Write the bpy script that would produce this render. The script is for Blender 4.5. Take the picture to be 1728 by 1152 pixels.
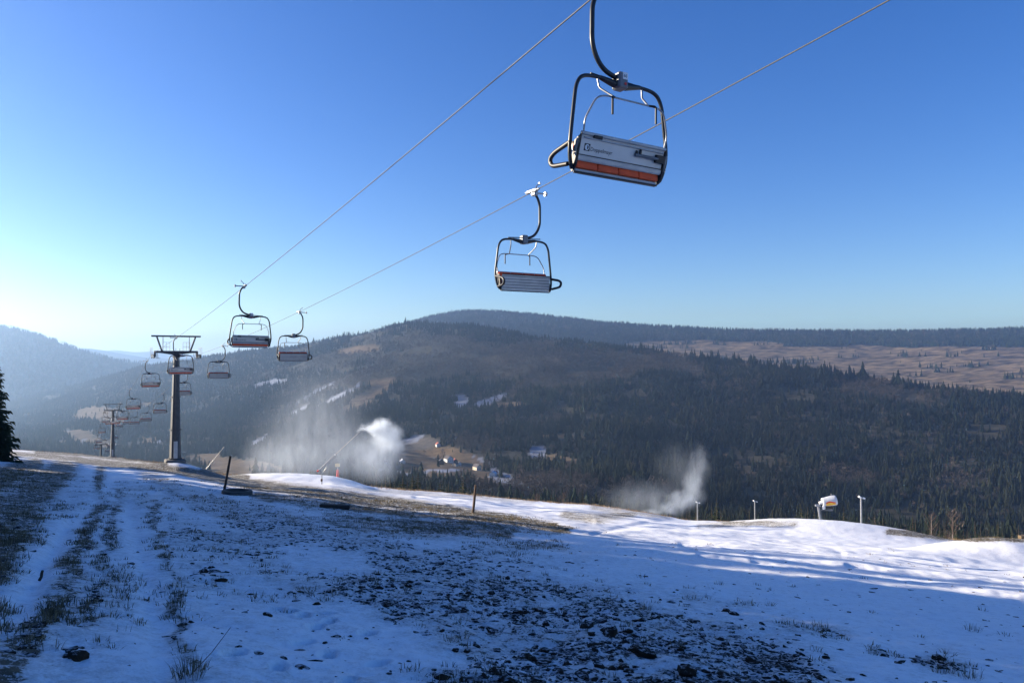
import bpy, bmesh, math, random
import numpy as np
from mathutils import Vector, Matrix
R = math.radians
random.seed(7)
rng = np.random.default_rng(11)
scene = bpy.context.scene
for o in list(bpy.data.objects):
    bpy.data.objects.remove(o)
COL = scene.collection

# ------------------------------------------------------------------ camera
FPX = 1248.0                 # focal length in photograph pixels (1728 wide)
PITCH = R(1.33)
cam_d = bpy.data.cameras.new('camera')
cam_d.lens = 26.0
cam_d.sensor_width = 36.0
cam_d.clip_start = 0.05
cam_d.clip_end = 40000
cam = bpy.data.objects.new('camera', cam_d)
COL.objects.link(cam)
cam.location = (0, 0, 0)
cam.rotation_euler = (R(90) + PITCH, 0, 0)
scene.camera = cam

# ------------------------------------------------------------------ sky, sun, exposure
SUN_AZ = R(-77)              # measured from +Y (view direction) towards +X
SUN_EL = R(16)
world = bpy.data.worlds.new('World')
scene.world = world
world.use_nodes = True
wn = world.node_tree.nodes
wl = world.node_tree.links
bg = wn['Background']
sky = wn.new('ShaderNodeTexSky')
sky.sky_type = 'NISHITA'
sky.sun_disc = False
sky.sun_elevation = SUN_EL
sky.sun_rotation = SUN_AZ
sky.altitude = 900
sky.air_density = 1.0
sky.dust_density = 0.55
sky.ozone_density = 3.0
hs = wn.new('ShaderNodeHueSaturation')
hs.inputs['Hue'].default_value = 0.518
hs.inputs['Saturation'].default_value = 1.28
wl.new(sky.outputs[0], hs.inputs['Color'])
wl.new(hs.outputs[0], bg.inputs[0])
bg.inputs[1].default_value = 0.072
sun_d = bpy.data.lights.new('sun', 'SUN')
sun_d.energy = 5.0
sun_d.angle = R(0.55)
sun_d.color = (1.0, 0.86, 0.68)
sun = bpy.data.objects.new('sun', sun_d)
COL.objects.link(sun)
sdir = Vector((math.sin(SUN_AZ) * math.cos(SUN_EL), math.cos(SUN_AZ) * math.cos(SUN_EL), math.sin(SUN_EL)))
sun.rotation_euler = sdir.to_track_quat('Z', 'Y').to_euler()
vs = scene.view_settings
vs.view_transform = 'Standard'
vs.look = 'None'
vs.gamma = 1.0
vs.exposure = 1.5
vs.use_curve_mapping = False
scene.render.engine = 'CYCLES'
cy = scene.cycles
cy.max_bounces = 5
cy.diffuse_bounces = 2
cy.glossy_bounces = 2
cy.transmission_bounces = 2
cy.transparent_max_bounces = 6
cy.volume_bounces = 1
cy.volume_step_rate = 1.0
cy.volume_max_steps = 256
cy.use_denoising = True
cy.caustics_reflective = False
cy.caustics_refractive = False
cy.sample_clamp_indirect = 4.0

# ------------------------------------------------------------------ helpers
def pix_dir(px, py):
    """photograph pixel -> (X/Y, Z/Y) of the sight line"""
    u = (px - 864.0) / FPX
    v = (576.0 - py) / FPX
    y = math.cos(PITCH) - v * math.sin(PITCH)
    z = v * math.cos(PITCH) + math.sin(PITCH)
    return u / y, z / y
def to_pix(X, Y, Z):
    c, s = math.cos(PITCH), math.sin(PITCH)
    Yc = np.maximum(Y * c + Z * s, 0.05)
    Zc = -Y * s + Z * c
    return 864.0 + FPX * X / Yc, 576.0 - FPX * Zc / Yc
def vy(py):
    return pix_dir(864, py)[1]
def ux(px):
    return (px - 864.0) / FPX

def _hash(ix, iy, seed):
    h = (ix.astype(np.int64) * 374761393 + iy.astype(np.int64) * 668265263 + seed * 974634777) & 0x7fffffff
    h = ((h ^ (h >> 13)) * 1274126177) & 0x7fffffff
    h = (h ^ (h >> 16)) & 0xffff
    return h / 65535.0
def vnoise(x, y, seed=0):
    x = np.asarray(x, float); y = np.asarray(y, float)
    x, y = 0.8 * x + 0.6 * y, -0.6 * x + 0.8 * y
    ix = np.floor(x); iy = np.floor(y)
    fx = x - ix; fy = y - iy
    fx = fx * fx * fx * (fx * (fx * 6 - 15) + 10)
    fy = fy * fy * fy * (fy * (fy * 6 - 15) + 10)
    a = _hash(ix, iy, seed); b = _hash(ix + 1, iy, seed)
    c = _hash(ix, iy + 1, seed); d = _hash(ix + 1, iy + 1, seed)
    return (a * (1 - fx) + b * fx) * (1 - fy) + (c * (1 - fx) + d * fx) * fy
def fbm(x, y, oct=4, seed=0, gain=0.5):
    s = 0.0; amp = 1.0; tot = 0.0
    x = np.asarray(x, float); y = np.asarray(y, float)
    for i in range(oct):
        s = s + amp * vnoise(x, y, seed + i * 17)
        tot += amp; amp *= gain
        x, y = x * 2.03 + 5.1, y * 2.03 + 3.7
    return s / tot
def sstep(a, b, x):
    t = np.clip((x - a) / (b - a), 0, 1)
    return t * t * (3 - 2 * t)

def tag(o, label=None, cat=None, group=None, kind=None):
    if label: o['label'] = label
    if cat: o['category'] = cat
    if group: o['group'] = group
    if kind: o['kind'] = kind
    return o
def link(o, parent=None):
    COL.objects.link(o)
    if parent is not None: o.parent = parent
    return o
def empty(name, loc=(0, 0, 0), rz=0.0):
    o = bpy.data.objects.new(name, None)
    o.empty_display_size = 0.2
    COL.objects.link(o)
    o.location = loc
    o.rotation_euler = (0, 0, rz)
    return o
def np_mesh(name, verts, faces, smooth=True):
    """verts (n,3); faces (m,k) with one k"""
    me = bpy.data.meshes.new(name)
    verts = np.asarray(verts, np.float32); faces = np.asarray(faces, np.int32)
    k = faces.shape[1]
    me.vertices.add(len(verts)); me.vertices.foreach_set('co', verts.ravel())
    me.loops.add(faces.size); me.loops.foreach_set('vertex_index', faces.ravel())
    me.polygons.add(len(faces))
    me.polygons.foreach_set('loop_start', np.arange(0, faces.size, k, dtype=np.int32))
    me.polygons.foreach_set('loop_total', np.full(len(faces), k, np.int32))
    me.update(calc_edges=True)
    me.polygons.foreach_set('use_smooth', np.full(len(faces), smooth, bool))
    me.validate()
    return me
def set_attr(me, name, data, typ='FLOAT', dom='POINT'):
    a = me.attributes.new(name, typ, dom)
    if typ == 'FLOAT': a.data.foreach_set('value', np.asarray(data, np.float32).ravel())
    elif typ == 'INT': a.data.foreach_set('value', np.asarray(data, np.int32).ravel())
    elif typ == 'FLOAT_VECTOR': a.data.foreach_set('vector', np.asarray(data, np.float32).ravel())
    elif typ == 'FLOAT_COLOR': a.data.foreach_set('color', np.asarray(data, np.float32).ravel())
def grid_faces(nr, nc, wrap=False):
    i = np.arange(nr - 1)[:, None]; j = np.arange(nc if wrap else nc - 1)[None, :]
    j2 = (j + 1) % nc
    a = i * nc + j; b = i * nc + j2; c = (i + 1) * nc + j2; d = (i + 1) * nc + j
    return np.stack([a, b, c, d], -1).reshape(-1, 4)

class MB:
    """collects simple shapes into one mesh"""
    def __init__(self):
        self.v = []; self.f = []; self.sm = []
    def add(self, vs_, fs_, smooth=False):
        n = len(self.v)
        self.v += [tuple(p) for p in vs_]
        self.f += [tuple(n + i for i in q) for q in fs_]
        self.sm += [smooth] * len(fs_)
        return self
    def box(self, c, s, rot=None, bevel=0.0):
        hx, hy, hz = s[0] / 2, s[1] / 2, s[2] / 2
        c = Vector(c)
        if bevel > 0:
            b = min(bevel, hx * .9, hy * .9, hz * .9)
            pts = []
            for sx in (-1, 1):
                for sy in (-1, 1):
                    for sz in (-1, 1):
                        pts += [Vector((sx * (hx - b), sy * (hy - b), sz * hz)), Vector((sx * (hx - b), sy * hy, sz * (hz - b))), Vector((sx * hx, sy * (hy - b), sz * (hz - b)))]
            bm = bmesh.new()
            for p in pts: bm.verts.new(p)
            bmesh.ops.convex_hull(bm, input=bm.verts)
            bm.verts.index_update()
            vs_ = [v.co.copy() for v in bm.verts]; fs_ = [[v.index for v in f.verts] for f in bm.faces]
            bm.free()
        else:
            vs_ = [Vector((sx * hx, sy * hy, sz * hz)) for sx in (-1, 1) for sy in (-1, 1) for sz in (-1, 1)]
            fs_ = [(0, 1, 3, 2), (4, 6, 7, 5), (0, 4, 5, 1), (2, 3, 7, 6), (0, 2, 6, 4), (1, 5, 7, 3)]
        if rot is not None: vs_ = [rot @ v for v in vs_]
        return self.add([v + c for v in vs_], fs_)
    def bar(self, p, q, w, h, up=(0, 0, 1)):
        """box from p to q with section w x h"""
        p = Vector(p); q = Vector(q); d = q - p; L = d.length; d.normalize()
        s = d.cross(Vector(up))
        if s.length < 1e-4: s = d.cross(Vector((1, 0, 0)))
        s.normalize(); t = s.cross(d)
        m = Matrix((s, d, t)).transposed()
        return self.box((p + q) / 2, (w, L, h), m)
    def tube(self, pts, r, n=8, caps=True):
        pts = [Vector(p) for p in pts]
        m = len(pts)
        rr = r if isinstance(r, (list, tuple)) else [r] * m
        tans = []
        for i in range(m):
            a = pts[max(i - 1, 0)]; b = pts[min(i + 1, m - 1)]
            t = b - a
            tans.append(t.normalized() if t.length > 1e-9 else Vector((0, 0, 1)))
        ref = Vector((0, 0, 1)) if abs(tans[0].z) < .9 else Vector((1, 0, 0))
        s = tans[0].cross(ref).normalized()
        vs_ = []
        for i in range(m):
            s = (s - tans[i] * s.dot(tans[i]))
            if s.length < 1e-6: s = tans[i].orthogonal()
            s.normalize()
            t2 = tans[i].cross(s)
            for k in range(n):
                a = 2 * math.pi * k / n
                vs_.append(pts[i] + (s * math.cos(a) + t2 * math.sin(a)) * rr[i])
        fs_ = [(i * n + k, i * n + (k + 1) % n, (i + 1) * n + (k + 1) % n, (i + 1) * n + k) for i in range(m - 1) for k in range(n)]
        self.add(vs_, fs_, True)
        if caps:
            self.add(vs_[:n], [tuple(range(n - 1, -1, -1))]); self.add(vs_[-n:], [tuple(range(n))])
        return self
    def disc(self, c, axis, r, w, n=14):
        c = Vector(c); a = Vector(axis).normalized()
        return self.tube([c - a * w / 2, c + a * w / 2], r, n)
    def mesh(self, name):
        me = bpy.data.meshes.new(name)
        me.from_pydata(self.v, [], self.f)
        me.polygons.foreach_set('use_smooth', self.sm)
        me.update()
        return me
    def build(self, name, mat, parent=None):
        me = self.mesh(name)
        me.materials.append(mat)
        return link(bpy.data.objects.new(name, me), parent)
def rounded(pts, rad=0.1, seg=5):
    """round the corners of a polyline"""
    pts = [Vector(p) for p in pts]
    out = [pts[0]]
    for i in range(1, len(pts) - 1):
        a, b, c = pts[i - 1], pts[i], pts[i + 1]
        r_ = rad[i] if isinstance(rad, dict) and i in rad else (0.1 if isinstance(rad, dict) else rad)
        d1 = min(r_, (a - b).length * .48); d2 = min(r_, (c - b).length * .48)
        p = b + (a - b).normalized() * d1; q = b + (c - b).normalized() * d2
        for k in range(seg + 1):
            t = k / seg
            out.append(p * (1 - t) ** 2 + b * 2 * t * (1 - t) + q * t * t)
    out.append(pts[-1])
    return out
def copy_tree(o, parent=None):
    c = o.copy()
    COL.objects.link(c)
    c.parent = parent
    for ch in list(o.children): copy_tree(ch, c)
    return c

# ------------------------------------------------------------------ materials
def new_mat(name):
    m = bpy.data.materials.new(name); m.use_nodes = True
    nt = m.node_tree
    return m, nt.nodes, nt.links, nt.nodes['Principled BSDF']
def plain(name, col, rough=0.6, metal=0.0, vary=0.25, scale=6.0, bump=0.0, spec=0.5, dirt=None):
    m, N, L, P = new_mat(name)
    tc = N.new('ShaderNodeTexCoord')
    nz = N.new('ShaderNodeTexNoise'); nz.inputs['Scale'].default_value = scale; nz.inputs['Detail'].default_value = 6
    L.new(tc.outputs['Object'], nz.inputs['Vector'])
    mx = N.new('ShaderNodeMix'); mx.data_type = 'RGBA'
    c1 = tuple(max(0, c * (1 - vary)) for c in col[:3]) + (1,)
    c2 = tuple(min(1, c * (1 + vary)) for c in col[:3]) + (1,)
    mx.inputs[6].default_value = c1; mx.inputs[7].default_value = c2
    mr = N.new('ShaderNodeMapRange'); mr.inputs[1].default_value = .3; mr.inputs[2].default_value = .7
    L.new(nz.outputs['Fac'], mr.inputs[0]); L.new(mr.outputs[0], mx.inputs[0])
    L.new(mx.outputs[2], P.inputs['Base Color'])
    P.inputs['Roughness'].default_value = rough
    P.inputs['Metallic'].default_value = metal
    P.inputs['Specular IOR Level'].default_value = spec
    if bump > 0:
        b = N.new('ShaderNodeBump'); b.inputs['Strength'].default_value = bump; b.inputs['Distance'].default_value = .02
        n2 = N.new('ShaderNodeTexNoise'); n2.inputs['Scale'].default_value = scale * 5; n2.inputs['Detail'].default_value = 5
        L.new(tc.outputs['Object'], n2.inputs['Vector']); L.new(n2.outputs['Fac'], b.inputs['Height'])
        L.new(b.outputs[0], P.inputs['Normal'])
    return m
M = {}
M['tube'] = plain('painted_steel_tube', (.030, .034, .038), .38, .5, .2, 8)
M['galv'] = plain('galvanised_steel', (.32, .33, .34), .40, .8, .18, 5, .1)
M['galv_dull'] = plain('weathered_galvanised_steel', (.17, .18, .19), .55, .55, .22, 3, .1)
M['tower'] = plain('dark_weathered_steel', (.055, .060, .066), .6, .15, .3, 2, .15)
M['gun'] = plain('gun_shell', (.50, .52, .55), .4, 0, .06, 3)
M['black'] = plain('black_plastic', (.012, .012, .013), .5, 0, .2, 8)
M['alu'] = plain('aluminium_profile', (.46, .45, .43), .5, .35, .12, 4)
M['panel'] = plain('grey_coated_panel', (.74, .67, .58), .65, .0, .07, 2)
M['orange'] = plain('orange_cushion', (.80, .095, .02), .7, 0, .12, 4, .1)
M['white'] = plain('white_paint', (.78, .78, .76), .45, 0, .06, 3)
M['red'] = plain('red_pad', (.62, .035, .03), .6, 0, .1, 3)
M['yellow'] = plain('yellow_print', (.75, .43, .03), .5, 0, .08, 3)
M['rope'] = plain('steel_wire_rope', (.07, .068, .065), .6, .3, .25, 14, .2)
M['wood'] = plain('weathered_wood', (.10, .062, .04), .85, 0, .35, 6, .4)
M['dark_wood'] = plain('dark_wet_wood', (.035, .028, .022), .8, 0, .35, 6, .4)
M['concrete'] = plain('concrete', (.13, .125, .115), .9, 0, .2, 5, .3)
M['bark'] = plain('spruce_bark', (.085, .06, .045), .95, 0, .3, 6, .5)
M['birch'] = plain('pale_bark', (.24, .20, .18), .9, 0, .3, 6, .3)
M['twig'] = plain('bare_twigs', (.10, .068, .055), .9, 0, .3, 1)
# ------------------------------------------------------------------ lie of the land (metres, camera at the origin, eye 1.7 m above the snow)
LT = -0.591                                            # the lift line: X = LX + LT * Y
LX = 12.6
# rim of the near slope: photo column, distance, photo row
_rim = np.array([
    (-900, 260, 700), (-500, 260, 725), (-250, 262, 742), (0, 262, 757), (70, 260, 761), (140, 255, 766), (200, 245, 772), (250, 165, 779), (300, 112, 786),
    (380, 112, 801), (430, 122, 803), (500, 130, 804), (560, 132, 807), (640, 135, 824), (760, 150, 833), (900, 165, 845), (1000, 160, 851),
    (1100, 150, 866), (1160, 165, 877), (1280, 172, 882), (1400, 165, 892), (1500, 155, 902), (1610, 150, 911), (1728, 150, 914), (2100, 150, 930), (2700, 150, 960)], float)
_ru = (_rim[:, 0] - 864) / FPX
_rY = _rim[:, 1]
_rz = np.array([vy(p) for p in _rim[:, 2]]) * _rY
def rim_at(u):
    return np.interp(u, _ru, _rY), np.interp(u, _ru, _rz)
def plane_z(X, Y):
    return -1.7 - 0.09 * X - 0.18 * Y
MOUNDS = []   # (X, Y, height, radius x, radius y, rotation)
def near_z(X, Y, fine=True):
    X = np.asarray(X, float); Y = np.asarray(Y, float)
    z = plane_z(X, Y)
    u = np.clip(X / np.maximum(Y, 4.0), -1.4, 1.4)
    Ye, ze = rim_at(u)
    w = np.clip(Y / Ye, 0, 1.35)
    z = z + (ze - plane_z(u * Ye, Ye)) * w * w * (Y > 0)
    # beyond the rim the slope falls away
    z = z - np.where(Y > Ye, (Y - Ye) ** 2 * 0.004 + (Y - Ye) * .09, 0)
    for (mx, my, h, rx, ry, a) in MOUNDS:
        dx = X - mx; dy = Y - my
        c, s = math.cos(a), math.sin(a)
        p = (c * dx + s * dy) / rx; q = (-s * dx + c * dy) / ry
        z = z + h * np.exp(-(p * p + q * q) ** 1.5)
    r = np.hypot(X, Y)
    calm = 1 - .85 * np.exp(-((X - 36) / 15) ** 2 - ((Y - 76) / 20) ** 2)
    z = z + (fbm(X / 17, Y / 17, 2, 3) - .5) * .55 * sstep(10, 40, r)
    z = z + (fbm(X / 4.2, Y / 4.2, 3, 5) - .5) * (.20 + .22 * sstep(22, 45, r)) * calm
    if fine:
        z = z + (fbm(X / .9, Y / .9, 3, 8) - .5) * .085 + (fbm(X / .28, Y / .45, 2, 9) - .5) * .035
    return z
def mound_px(px, py_top, Y, rx, ry, a=0.0):
    u, v = pix_dir(px, py_top)
    h = v * Y - float(near_z(u * Y, Y, False))
    MOUNDS.append((u * Y, Y, h, rx, ry, a))
MOUNDS.append((-41.9, 92, 1.0, 6, 5, 0))           # rise under the tower
mound_px(1410, 882, 84, 13, 10, 0.0)
mound_px(1385, 876, 84, 7.5, 7.5, 0.0)
mound_px(1700, 908, 52, 6.5, 4.2, 0.35)
mound_px(1530, 930, 47, 4, 3.0, 0.4)
mound_px(520, 800, 108, 10, 7, 0.0)
def ground_at(px, py, ymax=400):
    """point where a sight line meets the near slope"""
    u, v = pix_dir(px, py)
    Y = np.geomspace(3, ymax, 4000)
    d = v * Y - near_z(u * Y, Y)
    k = np.argmax(d < 0)
    if d[k] >= 0: k = len(Y) - 1
    return float(u * Y[k]), float(Y[k])
def G(X, Y):
    return float(near_z(np.array([X]), np.array([Y]))[0])

# strokes of bare earth and grass, described where they cross the slope (photo points -> ground)
def seg_dist(px, py, pts):
    """distance to a polyline and position along it"""
    best = np.full(px.shape, 1e9); 
    wd = np.zeros(px.shape)
    for i in range(len(pts) - 1):
        x0, y0, w0 = pts[i]; x1, y1, w1 = pts[i + 1]
        dx, dy = x1 - x0, y1 - y0
        t = np.clip(((px - x0) * dx + (py - y0) * dy) / (dx * dx + dy * dy), 0, 1)
        d = np.hypot(px - x0 - t * dx, py - y0 - t * dy) / (w0 + (w1 - w0) * t)
        m = d < best
        best = np.where(m, d, best)
    return best
STROKES = [   # points (col,row,half width), strength, grassiness
    # churned earth band
    ([(430, 880, 30), (520, 925, 50), (640, 985, 60), (820, 1045, 62), (1010, 1085, 75), (1230, 1125, 85), (1330, 1170, 80)], .50, .08),
    ([(560, 905, 26), (720, 960, 32), (930, 1020, 45), (1150, 1065, 48), (1290, 1105, 45)], .44, .1),
    ([(330, 850, 18), (470, 880, 24), (600, 900, 26)], .46, .4), ([(300, 900, 26), (430, 930, 40), (560, 990, 30)], .40, .3),
    ([(640, 1130, 22), (760, 1135, 26), (900, 1150, 30)], .42, .2),
    ([(700, 1060, 20), (850, 1100, 26)], .2, .2),
    ([(1330, 1055, 18), (1420, 1068, 14)], .34, .5),
    ([(1480, 1098, 10), (1540, 1104, 9)], .34, .4),
    ([(1560, 1110, 14), (1610, 1120, 12)], .4, .4),
    ([(1150, 1010, 10), (1260, 1022, 12)], .36, .4),
    # grassy strip along the shoulder
    ([(130, 776, 5), (300, 793, 7), (420, 816, 9), (560, 836, 10), (700, 852, 8), (860, 876, 7), (960, 893, 5)], .95, .95),
    ([(430, 836, 8), (540, 852, 10), (700, 872, 12), (850, 884, 12), (940, 896, 6)], .62, .9),
    ([(560, 880, 16), (720, 892, 18), (860, 898, 12)], .60, .85),
    ([(820, 915, 12), (950, 925, 8)], .42, .8),
    ([(0, 764, 5), (60, 768, 5), (140, 776, 6)], .7, .9),
    # wheel ruts with grass between them
    ([(170, 790, 8), (165, 860, 14), (135, 930, 20), (100, 1000, 26), (60, 1080, 32), (10, 1140, 30)], .66, .75),
    ([(110, 790, 22), (60, 830, 36), (10, 880, 60), (-60, 960, 90)], .70, .85),
    ([(60, 785, 14), (20, 800, 18), (-40, 830, 30)], .8, .9),
    ([(205, 830, 8), (190, 900, 12), (165, 980, 14), (150, 1050, 18)], .54, .6),
    ([(260, 850, 9), (275, 930, 10), (290, 1000, 12), (310, 1060, 14), (330, 1120, 14)], .58, .6),
    ([(250, 800, 14), (300, 830, 16), (380, 850, 16)], .46, .6),
    ([(130, 1110, 8), (140, 1112, 8)], .6, .2),
    # brown fringe and patches on the sunny piste
    ([(340, 795, 5), (420, 806, 4)], .9, 1), ([(60, 762, 3), (150, 767, 4), (280, 780, 5)], .9, 1),
    ([(560, 824, 3), (640, 828, 4), (760, 835, 4), (900, 847, 3)], .4, 1),
    ([(950, 868, 6), (1010, 874, 9), (1070, 866, 6)], .60, .9), ([(1000, 855, 5), (1090, 866, 6), (1130, 872, 3)], .5, 1),
    ([(1180, 886, 4), (1260, 884, 5)], .5, 1), ([(1220, 881, 3), (1340, 884, 5)], .62, 1),
    ([(1500, 897, 5), (1620, 906, 6), (1728, 908, 6)], .95, 1),
]
# tyre-packed clean snow lanes
CLEAN = [([(200, 800, 8), (130, 880, 14), (60, 960, 20), (10, 1040, 24)], .35),
         ([(215, 850, 12), (240, 950, 22), (265, 1050, 34), (280, 1152, 44)], .30),
         ([(120, 870, 8), (80, 950, 16), (40, 1030, 22)], .3),
         ([(500, 935, 24), (600, 950, 22)], .35), ([(540, 1075, 60), (700, 1110, 50)], .30), ([(980, 1040, 14), (900, 1010, 10)], .15)]
def dirt_masks(X, Y, Z):
    px, py = to_pix(X, Y, Z)
    # wobble in ground space so that outlines are ragged
    wob = (fbm(X / 1.3, Y / 1.3, 3, 21) - .5)
    d = np.zeros_like(X); g = np.zeros_like(X)
    inv = np.clip(12.0 / np.maximum(np.hypot(X, Y), 4), .12, 1.6)
    qx = px + wob * 60 * inv; qy = py + (fbm(X / 1.1 + 9, Y / 1.1, 3, 22) - .5) * 36 * inv
    for pts, st, gr in STROKES:
        k = np.exp(-np.maximum(seg_dist(qx, qy, pts) - .35, 0) ** 2 * 1.3) * st
        m = k > d
        g = np.where(m, gr, g); d = np.maximum(d, k)
    for pts, st in CLEAN:
        d = d - st * np.exp(-seg_dist(qx, qy, pts) ** 2)
    rimw = sstep(.86, 1.0, Y / rim_at(np.clip(X / np.maximum(Y, 4), -1.4, 1.4))[0])
    d = np.maximum(d, rimw * .6 * sstep(.50, .66, fbm(X / 6, Y / 4, 3, 28)))
    g = np.where(rimw > .2, .9, g)
    vis = (Y > 2)
    d = np.where(vis, d, .25)
    shade_side = 1 - sstep(760, 1200, px - (py - 900) * 1.5)  # left and middle only; the extra cover also darkens the shaded snow
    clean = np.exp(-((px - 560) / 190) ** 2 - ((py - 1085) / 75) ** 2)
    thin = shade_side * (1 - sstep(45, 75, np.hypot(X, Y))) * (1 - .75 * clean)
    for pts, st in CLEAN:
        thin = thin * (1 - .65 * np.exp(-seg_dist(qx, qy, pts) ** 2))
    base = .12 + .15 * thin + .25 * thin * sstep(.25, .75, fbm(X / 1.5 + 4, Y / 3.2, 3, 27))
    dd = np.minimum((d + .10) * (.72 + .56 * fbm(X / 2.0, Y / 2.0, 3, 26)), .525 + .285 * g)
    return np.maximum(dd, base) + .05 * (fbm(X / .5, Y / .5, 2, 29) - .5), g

# the near slope: a ring grid round the camera, fine inside the picture
th = np.concatenate([np.linspace(-180, -46, 46)[:-1], np.linspace(-46, 46, 560), np.linspace(46, 180, 46)[1:-1]])
rr_ = np.concatenate([[.6, 1.5, 2.6, 3.6], np.geomspace(4.4, 300, 720)])
TH, RR = np.meshgrid(np.radians(th), rr_)
GX = np.sin(TH) * RR; GY = np.cos(TH) * RR
GZ = near_z(GX, GY)
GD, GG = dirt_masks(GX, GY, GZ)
lump = fbm(GX / .16, GY / .16, 3, 31)
lump2 = fbm(GX / .42, GY / .42, 3, 33)
fade = 1 - sstep(30, 70, RR)
churn = np.clip(GD * (1 - .6 * GG), 0, 1)
GZ = GZ + fade * churn * ((lump - .5) * .13 + (lump2 - .5) * .16)
# wheel ruts and footprints are pressed into the snow
_px, _py = to_pix(GX, GY, GZ)
for pts, st in CLEAN[:3]:
    GZ = GZ - .05 * np.exp(-seg_dist(_px, _py, pts) ** 2 * 1.6) * (GY > 3)
FOOT = [(468, 1027), (486, 1033), (512, 1039), (551, 1034), (556, 1048), (533, 1057), (511, 1084), (553, 1106), (620, 1069), (1098, 930), (1120, 925),
        (640, 1120), (588, 1150), (470, 1125), (1440, 1000), (395, 1100)]
for (fx, fy) in FOOT:
    X0, Y0 = ground_at(fx, fy)
    a = random.uniform(-.5, .5)
    dx = GX - X0; dy = GY - Y0
    p = (dx * math.cos(a) + dy * math.sin(a)) / .085; q = (-dx * math.sin(a) + dy * math.cos(a)) / .15
    e = p * p + q * q
    GZ = GZ - .085 * np.exp(-e * e) + .018 * np.exp(-(e - 1.6) ** 2 * 2)
# snow-cat tracks and ski marks on the bright piste
trk = [([(1150, 918, 3), (1320, 945, 4), (1500, 972, 5), (1728, 1012, 6)], -.07), ([(1180, 935, 3), (1400, 965, 4), (1728, 1030, 6)], -.06), ([(1430, 952, 3), (1560, 972, 4), (1728, 985, 5)], -.10),
       ([(1320, 900, 5), (1400, 920, 6), (1420, 932, 6)], -.05), ([(700, 838, 2), (860, 850, 2.5), (1000, 880, 3)], -.08), ([(1000, 900, 3), (1100, 880, 4), (1180, 872, 3)], -.07)]
for pts, h in trk:
    GZ = GZ + h * np.exp(-seg_dist(_px, _py, pts) ** 2) * (GY > 3) * (.6 + .8 * fbm(GX / 1.5, GY / 1.5, 2, 41))
gv = np.stack([GX, GY, GZ], -1).reshape(-1, 3)
gf = grid_faces(len(rr_), len(th), wrap=True)
gme = np_mesh('ground', gv, gf)
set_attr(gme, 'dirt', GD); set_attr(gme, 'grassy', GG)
def ground_mat():
    m, N, L, P = new_mat('thin_snow_over_earth')
    geo = N.new('ShaderNodeNewGeometry')
    at = N.new('ShaderNodeAttribute'); at.attribute_name = 'dirt'
    ag = N.new('ShaderNodeAttribute'); ag.attribute_name = 'grassy'
    def noise(scale, det, rough=.6, stretch=None):
        n = N.new('ShaderNodeTexNoise'); n.inputs['Scale'].default_value = scale; n.inputs['Detail'].default_value = det; n.inputs['Roughness'].default_value = rough
        if stretch:
            mp = N.new('ShaderNodeMapping'); mp.inputs['Scale'].default_value = stretch
            L.new(geo.outputs['Position'], mp.inputs[0]); L.new(mp.outputs[0], n.inputs['Vector'])
        else:
            L.new(geo.outputs['Position'], n.inputs['Vector'])
        return n.outputs['Fac']
    def math_(op, a, b=None, c=None):
        n = N.new('ShaderNodeMath'); n.operation = op
        for i, x in enumerate((a, b, c)):
            if x is None: continue
            if isinstance(x, (int, float)): n.inputs[i].default_value = x
            else: L.new(x, n.inputs[i])
        return n.outputs[0]
    def ramp(x, a, b):
        n = N.new('ShaderNodeMapRange'); n.interpolation_type = 'SMOOTHSTEP'
        n.inputs[1].default_value = a; n.inputs[2].default_value = b
        L.new(x, n.inputs[0]); return n.outputs[0]
    def mix(f, a, b):
        n = N.new('ShaderNodeMix'); n.data_type = 'RGBA'
        if isinstance(f, float): n.inputs[0].default_value = f
        else: L.new(f, n.inputs[0])
        for i, x in ((6, a), (7, b)):
            if isinstance(x, tuple): n.inputs[i].default_value = x + (1,)
            else: L.new(x, n.inputs[i])
        return n.outputs[2]
    n1 = noise(1.6, 5, .65)
    n2 = noise(6.0, 7, .72)
    n3 = noise(34, 4, .7)
    # threshold field: coverage follows the attribute, edges follow the noise
    f = math_('ADD', math_('MULTIPLY', n1, .14), math_('MULTIPLY', n2, .50))
    f = math_('ADD', f, math_('MULTIPLY', n3, .36))
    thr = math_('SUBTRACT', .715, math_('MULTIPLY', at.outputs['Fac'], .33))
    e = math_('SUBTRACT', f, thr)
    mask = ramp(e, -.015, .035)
    soil = mix(ramp(n3, .3, .7), (.030, .026, .022), (.095, .078, .060))
    gras = mix(ramp(n2, .3, .7), (.034, .032, .017), (.135, .105, .06))
    earth = mix(ag.outputs['Fac'], soil, gras)
    snow = mix(ramp(n1, .25, .75), (.78, .80, .82), (.87, .88, .89))
    # thin snow lets ground through; its grey also deepens the shaded foreground
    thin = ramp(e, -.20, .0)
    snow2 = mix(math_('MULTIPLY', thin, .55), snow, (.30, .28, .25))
    L.new(mix(mask, snow2, earth), P.inputs['Base Color'])
    P.inputs['Roughness'].default_value = .75
    P.inputs['Specular IOR Level'].default_value = .25
    bh = math_('ADD', math_('MULTIPLY', n2, .5), math_('MULTIPLY', n3, math_('ADD', .12, math_('MULTIPLY', mask, .5))))
    bh = math_('ADD', bh, math_('MULTIPLY', mask, .5))
    b = N.new('ShaderNodeBump'); b.inputs['Strength'].default_value = .55; b.inputs['Distance'].default_value = .05
    L.new(bh, b.inputs['Height']); L.new(b.outputs[0], P.inputs['Normal'])
    return m
gme.materials.append(ground_mat())
tag(link(bpy.data.objects.new('ground', gme)), 'thin patchy snow over churned earth and grass on the slope', kind='structure')

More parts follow.
